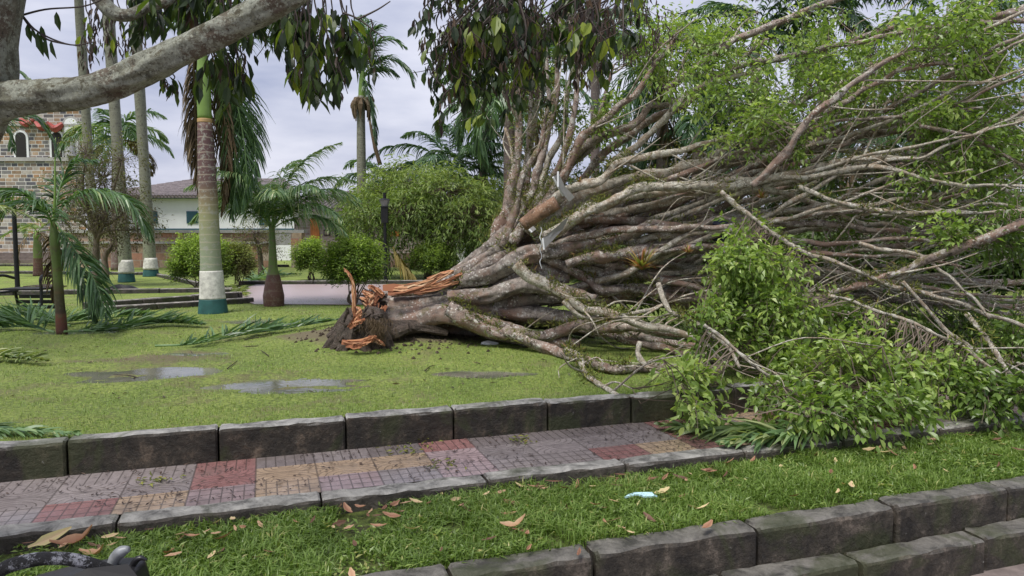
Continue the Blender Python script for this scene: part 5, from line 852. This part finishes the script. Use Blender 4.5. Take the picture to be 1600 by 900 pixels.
# bromeliads sitting on the branches
def brom(px, py, Y, r, label, n_=46, sd=0, up=.6):
    c_ = D(px, py, Y); mb = MB(); a_ = rng.uniform(0, 2*pi, n_); e_ = rng.uniform(.1, 1.4, n_); d = np.stack([np.cos(a_)*np.cos(e_), np.sin(a_)*np.cos(e_)-.15, np.sin(e_)*up+.15], 1); k_ = 4; pts = [np.repeat(c_[None], n_, 0)+d*.01]; dc = unit(d); L = r*rng.uniform(.6, 1.15, n_)[:, None]; w = unit(np.cross(d, [0, 0, 1.])); V = []
    for i in range(k_): pts.append(pts[-1]+dc*L/k_); dc = unit(dc+[0, 0, -.18])
    for i, w_ in enumerate([.035, .03, .024, .016, .002]): V += [pts[i]+w*w_*.5*r/.3, pts[i]-w*w_*.5*r/.3]
    V = np.stack(V, 1).reshape(-1, 3); b = np.arange(n_)[:, None]*10; mb.add(V, np.concatenate([b+[2*i, 2*i+1, 2*i+3, 2*i+2] for i in range(4)]), np.repeat(np.clip(rng.normal(.55, .3, n_), 0, 1), 10)); o = mb.build('bromeliad', M['brom']); tag(o, label, 'bromeliad', 'bromeliads on the fallen branches')
brom(1003, 422, 7.9, .3, 'orange and green spiky bromeliad on the fallen branches, the largest one', 60); brom(1075, 395, 8.2, .13, 'small dark red bromeliad right of the large orange one', 30); brom(948, 502, 7.9, .14, 'small dry bromeliad on a low branch below the large orange one', 30)
brom(1190, 310, 7.9, .15, 'small yellowing bromeliad on the long middle branch', 26); brom(868, 372, 8.5, .12, 'small green bromeliad near the trunk fork', 22); brom(905, 285, 8.6, .12, 'small yellow green bromeliad high on the fork', 22)
# cut limb, loose sheet metal and cord in the fork
mb = MB(); tube(mb, [q(818, 352, -.5), q(842, 334, -.55), q(870, 316, -.6)], [.07, .078, .07], 16, .06, rough=.1); mb.build('broken_limb', barkmat('orange_bark', (.24, .14, .085), (.34, .26, .2), (.15, .12, .06), (.1, .06, .035), 1, .2, .2), ft, True)
def sheet(name, corners, Y, th, mt, label, cat, grp=None):
    P = [D(x, y, Y+d_) for x, y, d_ in corners]; mb = MB(); prism(mb, P, th, (0, 1, 0)); o = mb.build(name, mt); 
    tag(o, label, cat, grp); return o
for cr_, lab in [([(864, 277, 0), (871, 272, 0), (885, 300, .1), (880, 306, .1)], 'upper narrow strip of grey sheet metal wedged in the fork'), ([(872, 268, 0), (882, 290, .05), (898, 308, .1), (889, 315, .1), (872, 292, 0)], 'bent grey metal sheet with bright edge leaning in the fork'), ([(815, 347, 0), (825, 345, 0), (838, 358, 0), (831, 363, 0)], 'small grey metal corner piece sticking out left of the fork'), ([(848, 372, 0), (868, 356, .1), (890, 337, .2), (880, 358, .2), (850, 390, 0)], 'long grey metal blade hanging below the fork')]:
    mb = MB(); P = [D(x, y, 8.2+d_) for x, y, d_ in cr_]; prism(mb, P, .012, (0, 1, 0)); o = mb.build('metal_sheet', M['sheet']); tag(o, lab, 'metal sheet', 'sheet metal pieces caught in the fork')
    e_ = MB(); tube(e_, [P[0]-[0, .01, 0], P[-1]-[0, .01, 0]], [.012, .012], 6, 0, smooth_path=False); e_.build('bright_edge', M['whitep'], o)
mb = MB(); tube(mb, [D(845+1.5*sin(i*1.7), 355+i*5.4, 8.0) for i in range(13)], [.0045]*13, 6, .4, 3); o = mb.build('cord', M['whitep']); tag(o, 'pale twisted cord hanging below the fork of the fallen tree', 'cord')
# dark cloth and pale scraps
mb = MB(); c_ = [D(1114, 347, 8.5), D(1134, 349, 8.5), D(1136, 362, 8.5), D(1131, 384, 8.5), D(1125, 392, 8.5), D(1120, 378, 8.5), D(1110, 368, 8.5)]; prism(mb, c_, .09, (0, 1, 0)); tube(mb, [D(1116, 350, 8.45), D(1128, 352, 8.4), D(1133, 365, 8.4), D(1128, 386, 8.42)], [.05, .07, .06, .03], 8, .25)
o = mb.build('jacket', plain('dark_blue_cloth', (.012, .015, .035), .8, 0, .4, 14)); tag(o, 'dark blue cloth jacket hanging among the fallen branches', 'jacket')
for name, pts, lab, mt in [('plastic_cup', [D(1136, 385, 8), D(1137, 398, 8)], 'crumpled white cup caught in leaves under the dark jacket', 'whitep')]:
    mb = MB(); tube(mb, pts, [.045, .033], 10, .1, smooth_path=False); o = mb.build(name, M[mt]); tag(o, lab, 'cup')
def scrap(name, px, py, z, w_, h, mt, label, cat, rot=0., th=.01):
    g = G(px, py, z); mb = MB(); k = 9; P = [g+[w_*cos(t)*(1+.3*sin(3*t+px)), h*sin(t)*(1+.25*cos(2*t+py)), 0] for t in np.linspace(0, 2*pi, k, endpoint=False)]
    P = [g+np.array([(p_-g)[0]*cos(rot)-(p_-g)[1]*sin(rot), (p_-g)[0]*sin(rot)+(p_-g)[1]*cos(rot), .012*sin(i*2.3)+th]) for i, p_ in enumerate(P)]; top_ = g+[0, 0, th*2.4]; mb.add(np.vstack([P, [top_], np.array(P)-[0, 0, th]]), [np.array([[i, (i+1) % k, k] for i in range(k)]), np.array([[i, (i+1) % k, k+1+(i+1) % k, k+1+i] for i in range(k)])]); o = mb.build(name, mt); tag(o, label, cat); return o
scrap('plastic_scrap', 762, 538, .21, .10, .05, M['whitep'], 'white plastic scrap on the lawn under the fallen trunk', 'plastic scrap', th=.02)
scrap('plastic_wrapper', 1003, 775, -.04, .09, .02, plain('pale_blue_plastic', (.45, .66, .74), .3, 0, .2, 20), 'pale blue plastic wrapper lying on the front grass strip', 'wrapper', .1)
mb = MB(); g = G(190, 457.5); P = [g+[-.42, -.1, .01], g+[.3, -.18, .01], g+[.5, .1, .02], g+[.1, .25, .06], g+[-.2, .15, .05]]; prism(mb, P, .05, (0, 0, 1)); tube(mb, [g+[-.4, 0, .05], g+[0, 0, .12], g+[.45, 0, .05]], [.05, .1, .03], 7, .3); o = mb.build('black_plastic_bag', M['plastic']); tag(o, 'flat black plastic rubbish bag on the middle lawn before the tall palms', 'rubbish bag')
# ------------------------------------------------------------ overhanging tree, upper left
Yo = 3.0; o0 = D(-330, 900, 3.0); o0[2] = -.45; ot = thing('overhanging_tree', 'tree with lichen covered limbs reaching in from the upper left corner', 'tree', o0)
mb = MB(); tube(mb, [o0, D(-250, 560, 3.05), D(-170, 330, 3.05), D(-70, 205, 3.02), D(-36, 130, 3.0), D(-30, 60, 3.0), D(-14, -20, 3.0), D(10, -160, 3.0)], [.26, .21, .17, .15, .13, .12, .12, .1], 40, .04, 18, rough=.07); mb.build('trunk', M['overbark'], ot, True)
mb = MB(); tube(mb, [D(-30, 165, 3.0), D(20, 152, 2.98), D(60, 149, 2.97), D(120, 145, 2.95), D(185, 128, 2.93), D(250, 98, 2.9), D(320, 62, 2.87), D(400, 22, 2.84), D(470, -18, 2.8), D(600, -110, 2.75)], [.09, .068, .062, .062, .058, .056, .054, .052, .05, .042], 40, .05, 20, rough=.13); mb.build('limb', M['overbark'], ot, True)
mb = MB(); tube(mb, [D(60, -90, 3.2), D(140, -20, 3.2), D(172, 16, 3.15), D(200, 24, 3.15), D(232, 10, 3.2), D(262, 2, 3.2), D(300, -30, 3.25)], [.04, .034, .03, .027, .024, .02, .016], 12, .08); mb.build('limb', M['overbark'], ot, True)
LIMB = [D(20, -140, 3.0), D(300, -160, 3.3), D(560, -90, 3.6), D(780, -110, 3.9), D(1080, -150, 4.3)]
mb = MB(); P_ = tube(mb, LIMB, [.1, .085, .07, .055, .03], 14, .06, 12); mb.build('limb', M['overbark'], ot, True)
mb = MB(); tube(mb, [D(300, -30, 3.3), D(330, 5, 3.3), D(360, 12, 3.4), D(430, 0, 3.4), D(500, -12, 3.4)], [.02, .014, .012, .01, .006], 7, .1); mb.build('limb', M['overbark'], ot, True)
dl = MB(); wl = MB(); tw = MB()
def strand(x, y0, y1, Y, n_, leaf=.12, dx=0, wilt=.2, vl=.45, hi=True, lw=.36):
    k = 7; ys = np.linspace(y0, y1, k); xs = x+dx*np.linspace(0, 1, k)**1.3+np.cumsum(rng.normal(0, 3.5, k)); Pq = np.array([D(a, b, Y) for a, b in zip(xs, ys)]); Pq = spline(Pq, 4); tube(tw, Pq, [.0035, .0018], 4, .1, smooth_path=False)
    t = rng.uniform(.12, 1, n_)**.7*(len(Pq)-1); i = t.astype(int); pos = Pq[i]+rng.normal(0, .012, (n_, 3)); a_ = rng.uniform(0, 2*pi, n_); d = np.stack([np.cos(a_)*.45, np.sin(a_)*.45, -np.ones(n_)], 1)+rng.normal(0, .22, (n_, 3)); nr = np.stack([np.cos(a_), np.sin(a_), .4+0*a_], 1)+rng.normal(0, .3, (n_, 3)); w_ = rng.random(n_) < wilt; s_ = rng.uniform(.55, 1.2, n_)*leaf
    if (~w_).any(): leaves(dl, pos[~w_], d[~w_], nr[~w_], s_[~w_], s_[~w_]*lw, np.clip(rng.normal(vl, .22, (~w_).sum()), 0, 1), hi, .2, .12)
    if w_.any(): leaves(wl, pos[w_], d[w_]+[0, 0, -.6], nr[w_], s_[w_]*.75, s_[w_]*.2, np.clip(rng.normal(.4, .25, w_.sum()), 0, 1), hi, .5, .3)
bot = lambda x: np.interp(x, [660, 690, 720, 750, 800, 860, 930, 1010, 1060], [150, 205, 225, 240, 215, 190, 150, 110, 60])
for i in range(50):   # top centre mass: drooping boughs that fork into short leafy shoots
    x = 675+rng.random()**1.25*300; Y = rng.uniform(3.7, 5.0); b = bot(x)*rng.uniform(.2, .98); x0 = x+rng.uniform(-10, 130); ys = [-100, -40, b*.35, b*.8]; xs = [x0, x0-rng.uniform(0, 30), x+rng.normal(8, 14), x]
    Pb = tube(tw, [D(a_, b_, Y+rng.normal(0, .06)) for a_, b_ in zip(xs, ys)], [.007, .005, .002], 5, .2, 6)
    for k_ in range(rng.integers(4, 8)):
        f = rng.uniform(.25, 1); pxx = np.interp(f, [0, .3, .65, 1], xs); pyy = np.interp(f, [0, .3, .65, 1], ys); Lp = rng.uniform(18, 62)
        strand(pxx, pyy, pyy+Lp, Y+rng.normal(0, .12), int(rng.integers(6, 14)), rng.uniform(.055, .11), rng.normal(-4, 26), rng.choice([.1, .35, .9], p=[.45, .25, .3]), rng.choice([.35, .5, .85], p=[.5, .3, .2]), lw=.46)
for i in range(46):
    x = rng.uniform(690, 1040); y = rng.uniform(-10, bot(x)*.7); strand(x, y, y+rng.uniform(15, 45), rng.uniform(3.8, 5), int(rng.integers(8, 18)), .045, rng.normal(0, 20), .95, .4, False)
for i in range(34): x = rng.normal(492, 26); strand(x, rng.uniform(-70, 30), np.interp(x, [440, 470, 500, 530, 560], [90, 150, 178, 120, 60])*rng.uniform(.7, 1.05), rng.uniform(3., 3.6), rng.integers(7, 15), rng.uniform(.07, .11), rng.normal(4, 20), .12, rng.choice([.3, .4, .7]), lw=.44)
for i in range(30): x = rng.uniform(195, 330); strand(x, rng.uniform(-80, -20), rng.uniform(15, 62), rng.uniform(3.1, 3.9), rng.integers(8, 16), .09, rng.normal(0, 10), .1, .35)
for i in range(26): x = rng.uniform(330, 460); strand(x, rng.uniform(-60, 0), rng.uniform(30, 85), rng.uniform(3.1, 3.9), rng.integers(8, 14), .10, rng.normal(0, 10), .1, .4)
for i in range(9): x = rng.uniform(325, 400); strand(x, rng.uniform(60, 90), rng.uniform(115, 165), rng.uniform(3.3, 3.7), rng.integers(5, 10), .11, rng.normal(0, 8), .1, .45)
for i in range(16): x = rng.uniform(120, 230); strand(x, rng.uniform(-20, 40), rng.uniform(60, 120), rng.uniform(3.6, 4.2), rng.integers(8, 14), .07, rng.normal(0, 12), .75, .6)
for x, y0, y1 in ((240, 110, 138), (262, 105, 150), (250, 100, 140), (560, 60, 115), (575, 30, 100), (540, 90, 160)): strand(x, y0, y1, 3.4, 7, .075, 8, .3, .5)
for pts in ([(33, 22), (60, 50), (110, 70), (150, 65)], [(20, 28), (70, 15), (130, 10), (170, -5)], [(60, 50), (75, 62), (98, 68), (125, 72)], [(33, 22), (45, 40), (52, 48)], [(560, 30), (590, 15), (610, 2)], [(535, 20), (560, 30), (600, 60)]): tube(tw, [D(x, y, 3.1) for x, y in pts], [.005, .0025], 5)
for x, y, s_ in ((42, 38, .075), (58, 50, .1), (72, 58, .095), (64, 40, .07), (88, 18, .08), (50, 44, .05), (80, 62, .08)): leaves(dl, np.array([D(x, y, 3.1)]), np.array([[.12+rng.normal(0, .1), 0, -1.]]), np.array([[rng.normal(0, .4), -1, .3]]), s_, s_*.34, np.array([.45]), True)
dl.build('hanging_leaves', M['darkleaf'], ot); wl.build('wilted_leaves', M['wilted'], ot); tw.build('twigs', M['darktwig'], ot)['kind'] = 'stuff'
# ------------------------------------------------------------ fronds on the ground
def gfrond(label, pts, LL, mt='palm', nl=60, z=.25, w_=.03, lift=.45, vl=.5, g_=.5, rr=.014, fwd=.8, one=None):
    P = [G(x, y, z)+[0, 0, 0] for x, y in pts]; P = [p_+[0, 0, float(lawnz(p_[0], p_[1]))-.2 if z > .1 else 0] for p_ in P]
    o = frond(P, None, mt, LL, nl, g_, w_, 'fallen_frond', vl, rr=rr, lift=lift, fwd=fwd, start=.08, ragged=.2, one=one); tag(o, label, 'palm frond', 'palm fronds lying on the ground'); return o
gfrond('long green frond on the lawn left of the stump with brown cut end', [(242, 541), (300, 537), (380, 524), (450, 513), (528, 500)], .36, vl=.5, lift=.8, nl=64, z=.25)
gfrond('long frond lying from the foot of the bent palm towards the painted palm', [(100, 520), (170, 513), (250, 505), (320, 507)], .42, vl=.55, lift=.7, nl=70)
gfrond('dark frond heaped left of the bent palm foot', [(85, 515), (40, 512), (-5, 512), (-50, 508)], .5, vl=.4, lift=1., nl=56)
gfrond('frond sprawled in front of the park bench', [(110, 508), (60, 500), (10, 498), (-30, 492)], .5, vl=.45, lift=1.1, nl=56)
gfrond('frond behind the bent palm with tips turned up', [(60, 505), (120, 500), (190, 494), (240, 492)], .4, vl=.6, lift=.9, nl=48)
gfrond('pale yellow green frond at the left edge of the middle lawn', [(-80, 548), (-20, 556), (35, 560), (76, 566)], .3, 'palmpale', vl=.65, nl=40, lift=.5, w_=.028)
gfrond('frond tips on the lawn at the left edge just behind the tall kerb', [(-150, 662), (-60, 668), (40, 672), (120, 677)], .22, 'palm', vl=.75, nl=44, z=.24, w_=.022, lift=.15, fwd=1.3)
gfrond('green frond spilling over the path at the left end of the near leaves', [(1300, 670), (1220, 672), (1120, 670), (1030, 662)], .36, 'palmpale', vl=.35, nl=50, z=.05, w_=.03, lift=.15, fwd=1.)
gfrond('broad leafed green frond on the path below the near leaves', [(1330, 668), (1260, 676), (1190, 684), (1130, 692)], .34, 'palm', vl=.85, nl=50, z=.05, w_=.036, lift=.25)
gfrond('torn frond on the far lawn right of the round shrubs', [(385, 440), (410, 434), (440, 430), (470, 428)], .6, vl=.6, nl=40, w_=.06)
gfrond('torn frond on the far lawn beside the brick planter', [(262, 432), (290, 430), (320, 428)], .5, vl=.5, nl=30, w_=.06)
gfrond('yellowed frond lying at the corner of the plaza', [(352, 448), (370, 452), (385, 462)], .35, 'palmpale', vl=.7, nl=26, w_=.05)
g = G(620, 438); 
o = frond([g+[-.1, 0, 1.0], g+[.0, 0, .7], g+[.3, 0, .3], g+[.55, 0, .05]], None, 'drypalm', .7, 50, 2.2, .07, 'dry_frond', .5, rr=.03); tag(o, 'orange brown dry frond drooping beside the lamp post foot', 'palm frond')
scrap('wood_debris', 72, 448, .22, .5, .15, M['darkroot'], 'dark rotten wood piece on the lawn behind the bent palm', 'debris', th=.03)
# ------------------------------------------------------------ leaf litter and dead leaves
lt = MB(); n_ = 1900; u = rng.uniform(-3.4, 4.4, n_); v = 4.32+rng.random(n_)*.78; X = u*EU[0]+v*EV[0]; Y = u*EU[1]+v*EV[1]; kp = fbm(u*2, v*2) > -.1; X, Y = X[kp], Y[kp]; n_ = len(X)
a_ = rng.uniform(0, 6.28, n_); leaves(lt, np.stack([X, Y, np.full(n_, .006)], 1), np.stack([np.cos(a_), np.sin(a_), 0*a_], 1), np.array([0, 0, 1.])+rng.normal(0, .3, (n_, 3)), rng.uniform(.015, .05, n_), rng.uniform(.006, .014, n_), np.clip(rng.normal(.25, .2, n_), 0, 1), False, .3, -.2)
struct(lt.build('leaf_litter', M['wilted'], origin=(0, 0, 0)), 'tiny dark leaf bits strewn over the wet tiled path', 'stuff')
n_ = 700; X = rng.uniform(-6, 4.5, n_); Y = rng.uniform(5.7, 13, n_); kp = (fbm(X*.9+3, Y*1.4) > 0) & (toV((X, Y)) > 5.35); X, Y = X[kp], Y[kp]; n_ = len(X); a_ = rng.uniform(0, 6.28, n_); ll_ = MB()
leaves(ll_, np.stack([X, Y, lawnz(X, Y)+.012], 1), np.stack([np.cos(a_), np.sin(a_), .1+0*a_], 1), np.array([0, 0, 1.])+rng.normal(0, .35, (n_, 3)), rng.uniform(.02, .08, n_), rng.uniform(.008, .025, n_), np.clip(rng.normal(.4, .3, n_), 0, 1), False, .3, .2)
for i in range(26):
    x = rng.uniform(-3.5, 2.5); y = rng.uniform(6.5, 9.6); a0 = rng.uniform(0, 3.1); ln = rng.uniform(.1, .4); P_ = [np.array([x+cos(a0)*ln*t, y+sin(a0)*ln*t+.03*sin(3*t), float(lawnz(x+cos(a0)*ln*t, y+sin(a0)*ln*t))+.015]) for t in (0, .5, 1)]; tube(ll_, P_, [.006, .003], 5, .2, 3, val=.2)
struct(ll_.build('leaf_litter', M['wilted'], origin=(0, 0, 0)), 'brown leaf bits and short sticks scattered over the lawn', 'stuff')
for (px, py) in ((660, 690), (635, 706), (810, 688), (700, 725), (455, 690), (245, 750)):
    mb = MB(); C = G(px, py, .01)+rng.normal(0, .05, (26, 3))*[1.3, 1, .15]; C[:, 2] = abs(C[:, 2]-.01)+.012; leaves(mb, C, rng.normal(size=(26, 3))*[1, 1, .15], np.array([0, 0, 1.])+rng.normal(0, .4, (26, 3)), .045, .016, np.clip(rng.normal(.6, .2, 26), 0, 1)); o = mb.build('twig_bunch', M['moss'])
    tag(o, 'torn green twig bunch on the tiled path, '+{660: 'on the pinkish tile in the middle', 635: 'nearest the middle of the low kerb', 810: 'on the red and grey tiles farthest right', 700: 'touching the low kerb joint', 455: 'close under the tall kerb', 245: 'beside the dark red tile at left'}[px], 'twig bunch', 'torn twig bunches on the tiled path')
M['deadleaf'] = leafmat('dead_leaf', [(0, (.10, .05, .03)), (.3, (.26, .12, .07)), (.55, (.42, .25, .15)), (.8, (.55, .38, .24)), (1, (.5, .45, .2))], .65, .12)
def deadleaf(L, w_, val, cur):
    k = 7; V = []; t = np.linspace(0, 1, k); 
    for i, x in enumerate(t):
        ww = w_*sin(pi*min(max(x, .04), .96))**.7*.5*rng.uniform(.6, 1.2); z = cur*L*(x-.5)**2*1.6; hz = cur*ww*1.3
        V += [(x*L-L/2, ww, z+hz), (x*L-L/2, 0, z), (x*L-L/2, -ww, z+hz*.8)]
    F = []
    for i in range(k-1): b = i*3; F += [[b, b+3, b+4, b+1], [b+1, b+4, b+5, b+2]]
    mb = MB(); mb.add(np.array(V), np.array(F), np.clip(val+np.tile([.1, -.12, .06], k), 0, 1)); return mb
protos = []
for i in range(10):
    o = deadleaf(rng.uniform(.08, .13), rng.uniform(.03, .045), [.0, .2, .4, .62, .9][i % 5], rng.uniform(.05, .4)).build('dead_leaf', M['deadleaf'], origin=(0, 0, 0)); o.location.z = -.05
    o['label'] = ['dark reddish dead leaf curled on the front grass strip', 'rusty brown dead leaf curled on the front grass strip', 'orange brown dead leaf on the front grass strip', 'tan dead leaf on the front grass strip', 'straw coloured dead leaf on the front grass strip'][i % 5]; o['category'] = 'dead leaf'; o['group'] = 'dead leaves on the front grass strip'; protos.append(o)
spots = []
for px, py in [(530, 812), (600, 790), (615, 788), (545, 822), (520, 818), (800, 826), (812, 824), (825, 856), (720, 785), (690, 768), (840, 757), (935, 746), (945, 815), (970, 820), (985, 826), (1015, 808), (958, 812), (1105, 824), (960, 778), (1330, 758), (730, 786), (640, 812), (265, 858), (270, 865), (330, 862), (345, 857), (420, 860), (300, 835), (550, 893), (340, 815), (690, 860), (905, 860), (930, 790), (1040, 770), (750, 760), (885, 790), (575, 800), (592, 822), (430, 820)]: spots.append(G(px, py, -.02)[:2])
while len(spots) < 150:
    u = rng.uniform(-2.8, 6.5); v = rng.choice([rng.uniform(3.34, 4.1), rng.uniform(3.85, 4.12)]); p_ = UV(u, v)[:2]
    if abs(p_[0]) < .72*p_[1]: spots.append(p_)
for i, p_ in enumerate(spots):
    o = protos[i] if i < 10 else protos[i % 10].copy()
    if i >= 10: COL.objects.link(o)
    o.location = (p_[0], p_[1], -.04+rng.uniform(0, .025)); o.rotation_euler = (rng.normal(0, .35), rng.normal(0, .2), rng.uniform(0, 6.28)); s_ = rng.uniform(.45, .95); o.scale = (s_, s_*rng.uniform(.6, 1.2), s_)
def bigleaf(px, py, z, L, w_, val, rot, label, cur=.4, tilt=(.3, -.3), mt='deadleaf'):
    o = deadleaf(L, w_, val, cur).build('fallen_leaf', M[mt], origin=(0, 0, 0)); g = G(px, py, z); o.location = g; o.rotation_euler = (tilt[0], tilt[1], rot); tag(o, label, 'leaf')
bigleaf(80, 840, .0, .2, .05, .95, .45, 'large yellow green leaf leaning on the low kerb behind the black bag', .2, (.9, -.35)); bigleaf(120, 848, -.03, .2, .06, .4, .3, 'long orange brown curled leaf beside the low kerb behind the black bag', .8); bigleaf(150, 866, -.03, .16, .05, .5, -.3, 'tan torn bark-like leaf close behind the black bag', .7)
bigleaf(1035, 768, -.03, .1, .04, .98, .2, 'yellow green leaf beside the pale blue wrapper', .3); bigleaf(805, 822, -.02, .14, .04, .72, .1, 'pair-like tan leaf in the middle of the front grass strip', .9)
# ------------------------------------------------------------ black bag lower left
g = UV(-1.0, 3.46, -.07); g = np.array([-1.62, 2.98, -.06]); bt = thing('black_bag', 'black scuffed travel bag with thick curved handle in the lower left corner', 'bag', g)
Yb = 2.95; q = lambda x, y, dy=0.: D(x, y, Yb+dy)
mb = MB(); prof = [(-60, 925), (20, 918), (60, 906), (110, 894), (160, 886), (200, 884), (214, 890), (222, 915), (225, 970), (-60, 970)]
rows_ = []; 
for dy, ins in ((-.12, 3.), (-.10, .8), (-.04, 0), (.02, 0), (.07, .5), (.10, 3.)):
    cx_, cy_ = 90, 925; rows_.append([D(cx_+(x-cx_)*(1-ins*.012), cy_+(y-cy_)*(1-ins*.03)+(dy*-18 if y < 900 else 0), Yb)+[0, dy, 0] for x, y in prof])
rows_ = np.array(rows_); k = len(prof); R_ = len(rows_); i = np.arange(R_-1)[:, None]*k; j = np.arange(k)[None]; j2 = (j+1) % k; mb.add(rows_.reshape(-1, 3), [np.stack([i+j, i+j2, i+k+j2, i+k+j], -1).reshape(-1, 4), np.arange(k)[::-1][None], (np.arange(k)+(R_-1)*k)[None]])
o = mb.build('body', M['plastic'], bt); bv = o.modifiers.new('b', 'BEVEL'); bv.width = .012; bv.segments = 3; bv.limit_method = 'ANGLE'
M['scuffed'] = barkmat('scuffed_rubber', (.013, .013, .016), (.34, .35, .4), (.02, .02, .025), (.01, .01, .012), 1.6, .62, -.6, None, -2)
mb = MB(); tube(mb, [q(-60, 935, -.1), q(-14, 902, -.12), q(15, 884, -.13), q(58, 874, -.13), q(100, 873, -.12), q(140, 880, -.1), q(175, 892, -.06)], [.024, .028, .028, .027, .026, .025, .022], 14, .04, 8); mb.build('handle', M['scuffed'], bt, True)
mb = MB(); prism(mb, [q(108, 906, -.16), q(134, 893, -.13), q(198, 886, -.12), q(214, 906, -.15), q(160, 911, -.16)], .012, (0, .6, .8)); o = mb.build('flap', plain('black_rubber', (.01, .01, .012), .65, 0, .3, 10, .3), bt); mb = MB(); tube(mb, [q(104, 906, -.17), q(120, 915, -.18), q(146, 916, -.18), q(158, 908, -.17), q(216, 908, -.17)], [.004]*5, 6); mb.build('seam', M['iron'], o)
mb = MB(); tube(mb, [q(170, 892, .02), q(180, 872, .02), q(190, 862, .02), q(201, 858, .02)], [.018, .024, .026, .014], 10, .05); mb.build('buckle', plain('grey_buckle', (.2, .21, .22), .4, 0, .4, 20), bt, True)
mb = MB(); tube(mb, [q(203, 890, .02), q(212, 876, .02), q(220, 872, .02), q(230, 875, .02)], [.012, .014, .012, .004], 8, .1); mb.build('strap_end', M['plastic'], bt, True)
